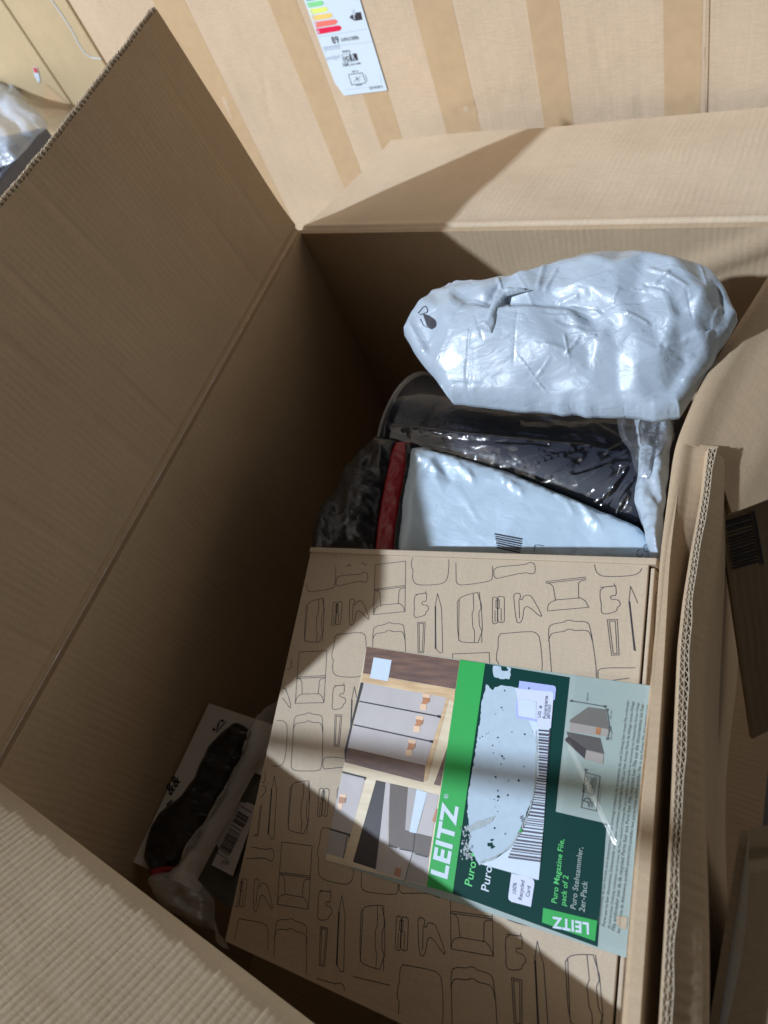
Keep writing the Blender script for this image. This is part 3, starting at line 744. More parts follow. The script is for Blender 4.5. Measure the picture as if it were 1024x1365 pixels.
# outline drawings: one cell, repeated on the lid in a half-drop pattern
def c5(p): return (380+p[0]/3.2, 720+p[1]/3.2)
def L_uv(p): w = PL.at(*c5(p))-LO; return np.array([w@LX, w@LY])
def rr(x0, y0, x1, y1, r=14, tl=0):
    pts = []
    for cx, cy, a0 in ((x1-r, y0+r, -90), (x1-r, y1-r, 0), (x0+r, y1-r, 90), (x0+r, y0+r, 180)):
        for k in range(4): a = math.radians(a0+30*k); pts.append((cx+r*math.cos(a), cy+r*math.sin(a)))
    return pts+[pts[0]]
motifs = [
 [(385, 105), (515, 90), (512, 305), (378, 318), (385, 105)], [(384, 209), (512, 193)], [(384, 215), (512, 199)],
 [(384, 213), (398, 218), (405, 228), (408, 277)], [(512, 203), (494, 208), (487, 216), (483, 272)], [(379, 314), (384, 294), (394, 284), (412, 277), (488, 270), (502, 280), (511, 302)],
 [(222, 402), (320, 393), (338, 400), (346, 418), (347, 500), (340, 555), (328, 578), (300, 586), (225, 582), (206, 568), (202, 540), (207, 512), (199, 500), (203, 470), (209, 455), (212, 415), (222, 402)],
 [(26, 965), (34, 850), (38, 768), (48, 748), (88, 743), (95, 737), (108, 737), (116, 743), (150, 745), (162, 760), (161, 900), (156, 970), (145, 985), (50, 985), (32, 978), (26, 965)],
 [(34, 810), (42, 788), (52, 780), (86, 778), (94, 771), (106, 771), (114, 778), (148, 778), (158, 790), (161, 820)],
 [(735, 265), (748, 245), (780, 232), (835, 220), (845, 438), (760, 437), (737, 425), (735, 265)], [(743, 255), (741, 428)],
 [(803, 229), (806, 295), (798, 315), (801, 370), (809, 388), (808, 438)], [(829, 222), (836, 290), (827, 310), (829, 365), (839, 385), (840, 438)],
 rr(885, 243, 906, 357, 8), rr(908, 240, 936, 352, 10), [(900, 290), (900, 256), (914, 254), (914, 292), (900, 290)], [(896, 300), (896, 350)], [(922, 290), (922, 348)],
 [(275, 262), (283, 251), (296, 253), (298, 264), (292, 275), (303, 276), (306, 262), (325, 258), (335, 268), (360, 332), (355, 341), (320, 300), (304, 305), (298, 345), (286, 365), (275, 355), (275, 262)], [(291, 276), (287, 345)],
 [(555, 232), (600, 226), (600, 218)], [(604, 226), (604, 262), (587, 262), (583, 270), (587, 276), (606, 277), (613, 288), (611, 300), (601, 306), (600, 320), (560, 332), (549, 322), (553, 290), (550, 270), (555, 232), (604, 226)],
 [(566, 351), (598, 350), (592, 480), (568, 481), (566, 351)], [(572, 356), (591, 356), (586, 475), (574, 475), (572, 356)],
 [(651, 228), (668, 290), (673, 478), (660, 482), (645, 465), (640, 286), (651, 228)],
 [(220, 162), (235, 152), (315, 146), (330, 142), (335, 137), (352, 140), (354, 160), (350, 178), (338, 180), (318, 174), (240, 193), (225, 197), (217, 188), (220, 162)],
]
heavy = [[(642, 285), (642, 462)]]
V1 = L_uv((735, 300))-L_uv((88, 315)); V2 = L_uv((115, 575))-L_uv((450, 195))
def smooth_pts(p):
    p = np.array(p, float)
    if len(p) < 8: return p
    for _ in range(1):
        q = [p[0]]
        for a, b in zip(p[:-1], p[1:]): q += [a*.75+b*.25, a*.25+b*.75]
        q.append(p[-1]); p = np.array(q)
    return p
pat = Print(PL); spat = Print(Plane(LO+LX*(LW+.0026), LX))
for (lst, wd) in ((motifs, .00054), (heavy, .0013)):
    for mo in lst:
        uv0 = np.array([L_uv(p) for p in smooth_pts(mo)])
        for a in range(-4, 6):
            for b in range(-3, 5):
                uv = uv0+V1*a+V2*b
                for p, q_ in zip(uv[:-1], uv[1:]):
                    for w0, w1, tgt in ((p, q_, 0),):
                        ins = lambda w: .003 < w[0] < LW-.005 and -LL+.003 < w[1] < -.002
                        if ins(p) and ins(q_): pat.line([LO+LX*p[0]+LY*p[1], LO+LX*q_[0]+LY*q_[1]], wd, .00018, world=True)
                        else:
                            on = lambda w: LW < w[0] < LW+.09 and -LL+.006 < w[1] < -.008
                            if on(p) and on(q_): spat.line([LO+LX*LW-LN_*(w[0]-LW)+LY*w[1]+LX*.0026 for w in (p, q_)], wd, .0002, world=True)
pat.done('printed_outlines', INK, pack)
spat.done('printed_outlines', INK, pack)

# ---- product label on the lid
H1 = .0004
lab = Print(PL).polyg([(489, 862), (867.5, 914), (848, 1281), (434, 1146)], H1).done('product_label', P_PALE, pack)
def pp(name, pts, h, m, f=None): return Print(PL).polyg([f(*p) for p in pts] if f else pts, h).done(name, m, lab)
def c7(x, y): return (420+x/4.266, 860+y/4.266)        # enlarged crops of the label
def c8(x, y): return (560+x/3.2, 860+y/3.2)
def z6(x, y): return (600+x/6.2, 880+y/6.2)
def t6(x, y): return (660+x/4.655, 1070+y/4.655)
H2, H3, H4, H5, H6 = .0006, .0008, .0010, .0012, .0014
# photograph of drawers
pp('photo_print', [(295, 8), (826, 85), (638, 1372), (62, 1222)], H2, WD_PALE, c7)
pp('photo_print', [(296, 10), (824, 88), (800, 250), (275, 160)], H3, WD_DARK, c7)
pp('photo_print', [(273, 162), (800, 252), (793, 330), (753, 298), (265, 208)], H3, WD_LIGHT, c7)
DRW = plain('print_drawer', (.50, .45, .44), .5, .35, .05, 60); DR2 = plain('print_drawer_shade', (.40, .36, .35), .5, .35, .05, 60)
pp('photo_print', [(263, 212), (280, 215), (215, 460), (190, 580), (172, 665), (170, 600)], H3, plain('print_black', (.02, .018, .02), .5), c7)
pp('photo_print', [(280, 215), (750, 300), (720, 402), (257, 318)], H3, DRW, c7)
pp('photo_print', [(256, 322), (718, 408), (672, 548), (222, 450)], H3, DRW, c7)
pp('photo_print', [(220, 456), (670, 552), (630, 682), (186, 580)], H3, DRW, c7)
pp('photo_print', [(186, 582), (630, 684), (618, 780), (172, 666)], H3, WD_DARK, c7)
pp('photo_print', [(750, 300), (765, 303), (640, 770), (620, 776), (632, 682)], H3, WD_LIGHT, c7)
pp('photo_print', [(755, 580), (715, 800), (678, 792)], H3, WD_DARK, c7)
bl = Print(PL)
for a, b in (((257, 320), (716, 408)), ((222, 453), (672, 550))): bl.line([c7(*a), c7(*b)], .0011, H4)
bl.polyg([c7(*p) for p in ((700, 398), (718, 400), (718, 416), (700, 412))], H4); bl.polyg([c7(*p) for p in ((656, 540), (675, 543), (673, 558), (655, 553))], H4)
bl.line([c7(160, 722), c7(290, 755), c7(286, 764)], .0014, H4); bl.line([c7(90, 1046), c7(200, 1078), c7(197, 1090)], .0014, H4)
bl.line([c7(422, 1140), c7(470, 1152)], .0011, H4); bl.line([c7(485, 1158), c7(555, 1172)], .0011, H4); bl.line([c7(575, 1186), c7(640, 1204)], .0011, H4)
bl.line([c7(570, 1070), c7(560, 1170)], .0007, H4); bl.line([c7(560, 1170), c7(512, 1340)], .0005, H4); bl.line([c7(185, 1085), c7(165, 1210)], .0005, H4)
bl.done('photo_print', bpy.data.materials['print_black'], lab)
COP = plain('print_copper', (.42, .17, .07), .4, .4, .3, 90); COPL = plain('print_copper_light', (.78, .52, .34), .4)
for (x, y) in ((610, 275), (572, 400), (528, 535)):
    pp('photo_print', [(x+5, y), (x+50, y+6), (x+42, y+48), (x+28, y+60), (x+26, y+98), (x-12, y+92), (x-8, y+60), (x+8, y+42)], H4, COPL, c7)
    pp('photo_print', [(x+6, y+22), (x+48, y+28), (x+42, y+50), (x+24, y+62), (x-4, y+58), (x+6, y+44)], H5, COP, c7)
# lower half of the photograph: shelf with file boxes
pp('photo_print', [(160, 728), (288, 760), (205, 1080), (92, 1044)], H3, DRW, c7)
pp('photo_print', [(90, 1050), (198, 1082), (165, 1212), (64, 1180)], H3, DR2, c7)
pp('photo_print', [(290, 760), (350, 768), (218, 1235), (168, 1215)], H3, WD_PALE, c7)
pp('photo_print', [(350, 768), (405, 780), (350, 1275), (218, 1232)], H3, plain('print_dark_box', (.035, .025, .028), .5, .35, .25, 50), c7)
pp('photo_print', [(405, 778), (430, 786), (415, 1140), (355, 1275), (345, 1270)], H3, DRW, c7)
pp('photo_print', [(430, 786), (532, 808), (515, 1050), (572, 1068), (558, 1170), (420, 1138)], H3, plain('print_taupe', (.115, .085, .072), .5, .35, .1, 60), c7)
pp('photo_print', [(532, 808), (582, 818), (562, 1060), (515, 1050)], H3, DR2, c7)
pp('photo_print', [(582, 818), (642, 838), (580, 1070), (540, 1062)], H4, P_WHITE, c7)
pp('photo_print', [(642, 838), (706, 850), (668, 1088), (584, 1070)], H3, DRW, c7)
pp('photo_print', [(574, 1068), (668, 1090), (650, 1204), (562, 1180)], H3, bpy.data.materials['print_taupe'], c7)
pp('photo_print', [(420, 1142), (560, 1174), (520, 1335), (350, 1280)], H3, DRW, c7)
pp('photo_print', [(560, 1176), (650, 1206), (636, 1368), (520, 1337)], H3, DR2, c7)
pp('photo_print', [(143, 845), (182, 850), (175, 895), (160, 905), (155, 938), (130, 930), (135, 900), (140, 890)], H4, COPL, c7)
pp('photo_print', [(142, 862), (181, 868), (176, 895), (158, 902), (138, 898)], H5, COP, c7)
pp('photo_print', [(690, 930), (697, 935), (685, 1010), (668, 1000), (678, 970)], H4, COP, c7); pp('photo_print', [(462, 1265), (495, 1273), (488, 1318), (452, 1305)], H4, COP, c7)
pp('plain_sticker', [(337, 70), (439, 86), (418, 206), (315, 188)], H4, P_WHITE, c7)
# green band, dark green field
pp('green_band', [(614, 879.5), (647.5, 884.5), (604, 1191), (569.5, 1181)], H3, P_GREEN)
pp('dark_green_field', [(647.5, 884.5), (760, 903), (741, 1082), (809, 1098), (797, 1262), (604, 1191)], H2, P_DARK)
pp('green_block', [(527, 1120), (757, 1175), (748, 1262), (522, 1182)], H3, P_GREEN, c8)
# torn white remains of an old sticker: ragged outline
def ragged(pts, amp, seed, n=None):
    P = resample(pts+[pts[0]], n or 150)[:-1]; r = np.random.RandomState(seed)
    k = r.randn(len(P), 2)*amp; k += np.roll(k, 1, 0)*.5
    return [tuple(p) for p in P+k]
torn = [(284, 168), (300, 182), (312, 195), (325, 178), (350, 172), (425, 183), (500, 190), (520, 260), (510, 420), (500, 560), (480, 650), (440, 760), (392, 862), (330, 900), (255, 938), (235, 905), (212, 860), (214, 800), (206, 740), (206, 640), (228, 520), (240, 430), (256, 330), (266, 240)]
pp('torn_sticker', ragged([c8(*p) for p in torn], .45, 5, 230), H3, P_PATCH)
pp('torn_sticker', ragged([c8(*p) for p in ((312, 88), (345, 90), (350, 102), (372, 104), (372, 92), (388, 96), (386, 148), (340, 142), (318, 136), (310, 112))], .35, 9, 50), H3, P_PATCH)
pp('dark_fleck', ragged([z6(*p) for p in ((430, 62), (480, 70), (484, 90), (450, 92), (428, 82))], .3, 3, 20), H4, P_DARK)
# white sticker with the bar code
sw = pp('barcode_sticker', ragged([c8(*p) for p in ((410, 182), (490, 192), (560, 210))], .1, 1, 12)[:1]+[c8(*p) for p in ((500, 192), (568, 205), (553, 360), (530, 760), (508, 1002), (255, 932), (330, 908), (385, 868), (440, 790), (480, 690), (497, 600), (505, 420))], H4, P_WHITE)
# grey torn fibres along the sticker's edge
for k, pts in enumerate((((497, 360), (505, 420), (502, 520), (497, 600), (478, 690), (440, 790), (385, 868), (330, 908), (262, 936), (255, 922), (326, 898), (380, 862), (432, 786), (470, 690), (489, 590), (495, 500)),
                         ((205, 785), (240, 752), (300, 735), (322, 728), (312, 752), (270, 775), (225, 790), (212, 800)))):
    pp('torn_fibre', ragged([c8(*p) for p in pts], .5, 20+k, 110), H5, P_TORN)
# flecks
fk = Print(PL); r = np.random.RandomState(12)
for (x, y, s) in ((455, 254, 10), (430, 392, 9), (380, 444, 6), (440, 412, 5), (622, 612, 10), (688, 590, 5), (400, 640, 13), (412, 678, 5), (357, 705, 8), (362, 768, 7), (515, 595, 6), (436, 795, 12), (448, 815, 9), (426, 860, 9), (413, 778, 5),
                  (614, 880, 9), (380, 965, 15), (488, 998, 8), (572, 996, 14), (400, 1080, 10), (405, 1130, 16), (398, 1160, 9), (370, 1153, 6), (482, 1115, 11), (567, 1130, 4), (376, 1213, 5), (397, 1252, 7), (272, 632, 7), (305, 610, 6), (322, 600, 5), (250, 645, 8), (393, 820, 4), (422, 895, 4), (320, 1000, 3)):
    n = 8; a = np.arange(n)*2*np.pi/n; rad = s*.8*(.45+r.rand(n)*.75)
    fk.polyg([z6(x+rad[i]*math.cos(a[i]), y+rad[i]*math.sin(a[i])*1.1) for i in range(n)], H4)
for (x, y, s) in ((300, 850, 12), (312, 860, 10), (308, 832, 8), (365, 805, 4), (320, 780, 4)):
    n = 8; a = np.arange(n)*2*np.pi/n; rad = s*(.45+r.rand(n)*.75)
    fk.polyg([c8(x+rad[i]*math.cos(a[i]), y+rad[i]*math.sin(a[i])) for i in range(n)], H5)
fk.done('dark_fleck', P_DARK, lab)
wf = Print(PL)                                        # white scuffs left on the dark green
for k in range(60):
    x = 175+r.rand()*50; y = 770+r.rand()*150; s = 1.5+r.rand()*4
    wf.polyg([c8(x+s*math.cos(t)*(.5+r.rand()), y+s*1.6*math.sin(t)*(.5+r.rand())) for t in np.arange(5)*1.256], H3)
wf.done('white_scuff', P_TORN, lab)
# bar code, bars across the long direction of the sticker
bc = Print(PL); r = np.random.RandomState(4)
y = 360.0
while y < 560:
    w = r.choice([3.5, 5, 7, 10]); xl = 508; xr = 560-(y-360)*.085
    bc.polyg([c8(xl, y), c8(xr, y+5), c8(xr, y+5+w), c8(xl, y+w)], H6); y += w+r.choice([4, 6, 8])
while y < 905:
    w = r.choice([3, 4, 5.5, 8]); f = np.interp(y, [560, 650, 740, 830, 905], [503, 484, 462, 410, 377]); xr = 543-(y-560)*.075
    sl2 = .13*(xr-f)
    bc.polyg([c8(f, y), c8(xr, y+sl2), c8(xr, y+sl2+w), c8(f, y+w)], H6); y += w+r.choice([4, 6, 8])
bc.done('barcode', plain('barcode_ink', (.06, .05, .08), .5), lab)
pp('green_mark', [(428, 783), (441, 786), (438, 800), (424, 797)], H6, P_GREEN, c8)
smt = Print(PL)
for k in range(7): smt.line([c8(430+k*2.5, 735+k*6), c8(440+k, 728+k*8)], .0006, H6)
smt.text('Pulverisierte', z6(800, 485), z6(815, 300), H6+.0003, 1.2); smt.text('287/2023', z6(828, 488), z6(838, 372), H6+.0003, 1.1)
smt.text('UG  #', z6(752, 478), z6(765, 380), H6+.0003, 1)
smt.polyg([z6(652, 228), z6(662, 230), z6(660, 243), z6(652, 240)], H6+.0003)
# lavender sticker
def rrect(f, pts): return [f(*p) for p in pts]
pp('lavender_sticker', rrect(z6, [(578, 172), (860, 212), (875, 220), (880, 240), (870, 330), (718, 320), (722, 510), (560, 478), (548, 462), (550, 380), (562, 300)]), H5, P_LAV)
pp('lavender_sticker', rrect(z6, [(545, 235), (852, 262), (862, 285), (838, 565), (735, 560), (730, 490), (570, 462), (565, 330)]), H6, P_LAV2)
pp('plain_sticker', rrect(z6, [(592, 325), (718, 345), (714, 480), (577, 460)]), H6+.0002, P_WHITE)
smt.done('small_lettering', INK, lab)
# recycled card badge
pp('badge', [(392, 972), (478, 992), (488, 1003), (490, 1018), (475, 1116), (392, 1094), (380, 1084), (379, 1070)], H4, P_LAV2, c8)
bt_ = Print(PL); bt_.text('100%', c8(412, 1060), c8(414, 1014), H5, 1.15); bt_.text('Recycled', c8(437, 1088), c8(448, 1006), H5, 1.15); bt_.text('Card', c8(468, 1075), c8(474, 1030), H5, 1.15)
bt_.done('badge_lettering', INK, lab)
# lettering
wl_ = Print(PL)
wl_.text('LEITZ', c7(752, 1330), c7(818, 915), H4, 1.02, .035, 0); wl_.text('R', c7(755, 868), c7(757, 856), H4, 1.1)
cc_ = c7(749, 860); wl_.line([(cc_[0]+2.6*math.cos(a), cc_[1]+2.6*math.sin(a)) for a in np.arange(12)*math.pi/6], .0004, H4, True)
wl_.text('Puro', c8(295, 1052), c8(310, 945), H4, 1.0, .008)
wl_.text('LEITZ', c8(722, 1186), c8(566, 1158), H4, 1.0, .035)
wl_.done('white_lettering', P_WHITE, lab)
w2 = Print(PL); w2.text('Puro Stehsammler,', t6(503, 662), t6(548, 278), H4, 1.05, .006); w2.text('2er-Pack', t6(558, 680), t6(577, 490), H4, 1.05, .006)
w2.done('white_lettering', P_PALE, lab)
gl_ = Print(PL); gl_.text('Puro M', c8(222, 1030), c8(252, 872), H4-.00005-.0003, 1.0, .008)
gl_.text('Puro Magazine File,', t6(385, 625), t6(432, 228), H4, 1.05, .006); gl_.text('pack of 2', t6(440, 640), t6(458, 455), H4, 1.05, .006)
gl_.done('green_lettering', G_LET, lab)
# file drawings on the pale part  (crop: 6.2x from 720,880)
def s6(x, y): return (720+x/6.206, 880+y/6.206)
FD = plain('print_file_dark', (.085, .075, .07), .5, .35, .06, 80); FM = plain('print_file_mid', (.15, .135, .12), .5, .35, .06, 80); FX = plain('print_file_light', (.34, .30, .27), .5)
pp('file_print', [(400, 388), (545, 408), (572, 572), (248, 512), (248, 495)], H2, FM, s6)
pp('file_print', [(248, 514), (472, 553), (572, 572), (565, 636), (245, 590)], H3, FX, s6)
pp('file_print', [(468, 555), (508, 562), (500, 620), (462, 612)], H4, COP, s6)
pp('file_print', [(220, 592), (500, 645), (532, 775), (385, 740), (235, 640)], H2, FD, s6)
pp('file_print', [(235, 632), (385, 740), (372, 818), (212, 668), (212, 650)], H3, bpy.data.materials['print_dark_box'], s6)
pp('file_print', [(385, 742), (530, 778), (522, 860), (372, 820)], H3, FX, s6)
dl = Print(PL); 
for a, b in (((262, 338), (540, 385)), ((556, 412), (578, 560)), ((578, 580), (560, 650))):
    dl.line([s6(*a), s6(*b)], .0007, H3)
    for q_ in (a, b): dl.line([s6(q_[0]-6, q_[1]), s6(q_[0]+6, q_[1])], .0018, H3)
dl.text('250 mm', s6(398, 340), s6(402, 272), H3, 1, .01); dl.text('320 mm', s6(590, 490), s6(596, 420), H3, .8, .01); dl.text('103 mm', s6(594, 660), s6(602, 590), H3, .8, .01)
dl.line([s6(378, 930), s6(498, 962), s6(468, 1248), s6(344, 1220)], .0005, H3, True)
dl.line([s6(378, 930), s6(380, 905)], .0005, H3); dl.line([s6(372, 905), s6(390, 908)], .0012, H3)
dl.line([s6(408, 1215), s6(400, 1175), s6(362, 1165), s6(368, 1150), s6(390, 1140), s6(410, 1150), s6(420, 1168), s6(418, 1190)], .0007, H3)
dl.text('RECYCLED', s6(446, 1128), s6(474, 968), H3, 1.15, .01)
dl.text('Made from', s6(428, 1110), s6(446, 975), H3, 1.0); dl.text('recycled material', s6(408, 1110), s6(432, 970), H3, 1.0); dl.text('FSC C1', s6(384, 1098), s6(402, 965), H3, 1.1)
dl.text('MIX', s6(440, 1218), s6(446, 1172), H3, 1.1); dl.text('www.fsc.org and printed notes', s6(488, 1240), s6(515, 1040), H3, .9)
# the columns of tiny print, upright along the right edge
r = np.random.RandomState(8); words = 'Puro Magazine File pack Stehsammler Karton aus recycled card fuer die Ablage und Ordnung Porte revues lot de archivador documentos portariviste confezione da pudelko na dokumenty'.split()
for k in range(5):
    x0, y0, x1, y1 = (800+k*9, 1236-(4-k)*1, 839+k*6.6, 934+k*1.5)
    txt = ' '.join(words[r.randint(len(words))] for _ in range(20))
    dl.text(txt, (x0-(k*2.4), y0+k*2), (x1, y1), H3, 1.0)
dl.done('small_lettering', plain('small_print_ink', (.10, .11, .11), .5), lab)
# label wraps over the edge onto the side panel
PS = Plane(LO+LX*(LW+.0027), LX)
v0 = (PL.at(867.5, 914)-LO)@LY; v1 = (PL.at(848, 1281)-LO)@LY
def sidep(v, d): return LO+LX*(LW+.0027)+LY*v-LN_*(d+.0003)
Print(PS).polyg([sidep(v0, 0), sidep(v0-.002, .022), sidep(v1-.002, .022), sidep(v1, 0)], .0003, True).done('product_label', P_WHITE, pack)
# torn kraft spot near the label's corner
pp('torn_spot', ragged([t6(*p) for p in ((760, 698), (825, 712), (815, 790), (775, 775), (755, 745))], .3, 6, 24), H3, K_PRINT)
# clear tape with wrinkles over the right edge of the label
TG = np.zeros((70, 24, 3)); r = np.random.RandomState(3)
q = np.stack(np.meshgrid(np.linspace(0, 14, 70), np.linspace(0, 3, 24), indexing='ij'), 2); tn = vnoise(q, 1, 5)
for i in range(70):
    for j in range(24):
        v = v0+.004+(v1-v0)*(i/69); x = LW-.050+j/23*.0525
        ridge = .0016*max(0, 1-abs((x-(LW-.045))-(i/69-.32)*.12)/.004)*(1 if 20 < i < 45 else 0)
        TG[i, j] = LO+LX*x+LY*v+LN_*(.0020+.00015*abs(tn[i, j])+ridge)
V_ = TG.reshape(-1, 3); F_ = [(i*24+j, i*24+j+1, (i+1)*24+j+1, (i+1)*24+j) for i in range(69) for j in range(23)]
mesh('clear_tape', V_, F_, film('tape_film', .0, .00012, 30, .10), pack, True)

# ================================================================ charcoal bin wrapped in film
A0_ = onz(512, 560, -.56); ax = _n([.98, -.20, -.01]); RB = .083; LB = .30
cen0 = A0_+np.array([0, .034, -RB-.006]); ay = _n(np.cross([0, 0, 1], ax)); az = np.cross(ax, ay)
binn = empty('waste_bin', cen0+ax*.15-az*RB, 'charcoal round bin lying in clear shrink film under the big white bag', 'bin')
def tube(name, prof, m, parent, nseg=72, squash=1.0, noise=0, arc=(0, 360), seed=1):
    V = []; F = []; n = len(prof); full = arc[1]-arc[0] >= 360; k = nseg if full else nseg+1
    for i, (s, r_) in enumerate(prof):
        for a in range(k):
            t = math.radians(arc[0]+(arc[1]-arc[0])*a/nseg)
            rr_ = r_
            if noise: rr_ += noise*float(vnoise(np.array([[i*.45, a*.30]]), 1, seed)[0])+noise*.6*float(vnoise(np.array([[i*.9+9, a*.8]]), 1, seed+1)[0])
            V.append(cen0+ax*s+ay*rr_*math.cos(t)+az*rr_*math.sin(t)*squash)
    for i in range(n-1):
        for a in range(nseg):
            b = (a+1) % k; F.append((i*k+a, i*k+b, (i+1)*k+b, (i+1)*k+a))
    return mesh(name, V, F, m, parent, True)
tube('bin_body', [(.004, .0), (.004, RB-.004), (.0, RB-.001), (.0, RB+.0015), (.004, RB+.003), (.008, RB+.0015), (.010, RB)]+[(.012+i*.011, RB-.0002) for i in range(26)]+[(.300, RB-.002), (.302, RB-.006), (.302, 0)], CHAR, binn)
tube('rim', [(-.003, RB-.002), (-.004, RB+.002), (-.001, RB+.007), (.003, RB+.006), (.004, RB+.0005)], plain('bin_rim', (.22, .22, .23), .3, .5), binn)

bbody = [o for o in COL.objects if o.parent == binn and o.name.startswith('bin_body')][0]
_bv = BVHTree.FromPolygons([v.co.copy() for v in bbody.data.vertices], [list(p.vertices) for p in bbody.data.polygons])
def zbin(x, y):
    l = _bv.ray_cast(Vector(CAM), Vector(_n(ray(x, y))))[0]
    return (l.z-Z0+.010) if l is not None else -.600
fz = []
for k in range(26):
    a = math.radians(145+rng.rand()*130); r0 = 10+rng.rand()*150; r1 = r0+25+rng.rand()*90
    cx, cy = 872+rng.randn()*8, 575+rng.randn()*12
    fz.append(((cx+r0*math.cos(a), cy-r0*math.sin(a)*.75), (cx+r1*math.cos(a), cy-r1*math.sin(a)*.75), .0026*(.3+rng.rand())*(1 if rng.rand() < .6 else -1), 4+rng.rand()*6, rng.randint(-1, 2)))
fz.append(((506, 569), (640, 586), .004, 5, 1)); fz.append(((640, 586), (790, 600), .004, 6, 1))
CLEAR2 = film('clear_film_creased', .0, .0005, 60, .05, .004, (.8, .85, .95))
crumple('shrink_film', [(504, 560), (520, 532), (560, 522), (640, 532), (760, 540), (845, 536), (896, 552), (893, 610), (882, 660), (858, 700), (830, 690), (760, 668), (690, 640), (600, 612), (510, 586)], zbin, CLEAR2, binn, sp=3, bulge=.002, bw=12,
        rough=((30, .0018, (2.2, 1), .1), (12, .0006, (1.6, 1), .3)), folds=fz, closed=False, wob=1, seed=71)
crumple('film_end', [(822, 548), (850, 545), (898, 552), (900, 585), (880, 612), (862, 640), (846, 628), (838, 600), (826, 575)], lambda x, y: -.548, film('clear_film_bunched', .06, .002, 90, .06, .05, (.8, .86, .95)), binn, sim=(.08, 300, .004, .12, .003), sp=5, bulge=.006, bw=12,
        rough=((20, .005, (1, 1.5), .5), (9, .002, (1, 1), 0)), closed=False, seed=73)
# ================================================================ white mailer with black end and red band
zm = lambda x, y: -.600+.036*np.clip((735-y)/130, 0, 1)
ml = empty('mailer_bag', onz(690, 690, -.62), 'flat white plastic mailer with a red band and black end, behind the printed carton', 'mailer bag')
crumple('white_panel', [(546, 598), (560, 596), (600, 606), (680, 630), (765, 666), (852, 702), (868, 722), (872, 748), (526, 742), (532, 690), (540, 640)], zm, WHITE_PE2, ml, sim=(.035, 200, .03), sp=6, bulge=.010, bw=22,
        rough=((70, .003, (1.6, 1), .3), (26, .0010, (1.5, 1), .3), (11, .0004, (1.3, 1), .1)), folds=(((555, 612), (590, 640), .004, 8, 1), ((585, 612), (605, 650), -.004, 8), ((610, 620), (640, 650), .0035, 8, -1), ((665, 640), (700, 668), .003, 9, 1), ((770, 672), (800, 712), .003, 9, 1), ((620, 640), (690, 655), .0014, 5, 1), ((600, 640), (640, 700), .0012, 5), ((575, 620), (590, 660), .0014, 5, 1), ((690, 690), (800, 700), .0008, 6), ((560, 640), (600, 600), .002, 8), ((735, 652), (765, 690), .002, 8, 1), ((580, 700), (700, 640), .0015, 12)), under=.02, wob=1.2, seed=21)
crumple('red_band', [(528, 589), (547, 590), (543, 620), (535, 665), (528, 705), (525, 742), (499, 742), (503, 700), (512, 650), (520, 610)], lambda x, y: zm(x, y)+.001, RED_PE, ml, sp=2, bulge=.002, bw=6,
        rough=((9, .0014, (1, 1), 0),), wob=1, under=.01, seed=23)
crumple('black_end', [(530, 588), (524, 620), (512, 670), (503, 742), (418, 742), (417, 705), (424, 680), (446, 655), (458, 622), (480, 600), (500, 582)], lambda x, y: zm(x, y)-.003, BLACK_PE, ml, sim=(.06, 400, .003, .12, .003), sp=6, bulge=.012, bw=22,
        rough=((34, .006, (1, 1.4), .3), (14, .002, (1, 1), 0)), under=.02, seed=25)
crumple('black_end', [(540, 590), (549, 592), (545, 622), (537, 668), (530, 740), (524, 742), (527, 700), (534, 660), (541, 620)], lambda x, y: zm(x, y)+.004, BLACK_PE, ml, sp=2.5, bulge=.003, bw=4, rough=(), under=.004, wob=.6, seed=26)
sk = [o for o in COL.objects if o.parent == ml and o.name.startswith('white_panel')]
mp_ = []
for k in range(7): mp_ += stroke([(660+k*.5, 712+k*3.0), (678, 715.5+k*3.0), (696-k*.4, 719+k*3.0)], 1.3 if k % 2 else 2.0)
mp_ += stroke([(712, 736), (713, 726), (725, 728)], .8)
for cx, cy in ((853, 738), (862, 731)): mp_ += stroke([(cx+4*math.cos(a), cy+5*math.sin(a)) for a in np.arange(0, 5.6, .8)], .8)
drape(sk, mp_, 'printed_marks', INK, ml)
# ================================================================ crumpled mailer squeezed against the right wall
cr = empty('crumpled_mailer', onz(866, 660, -.6), 'small crumpled bluish white mailer squeezed against the right wall', 'mailer bag')
crumple('bag_skin', [(846, 556), (893, 552), (897, 575), (892, 620), (884, 700), (882, 748), (866, 742), (858, 700), (846, 668), (850, 615)], lambda x, y: -.56, WHITE_PE, cr, sim=(.05, 400, .003, .12, .003), sp=5.5, bulge=.012, bw=16,
        rough=((26, .007, (1, 1.5), .2), (11, .003, (1, 1), 0)), under=.05, seed=33)

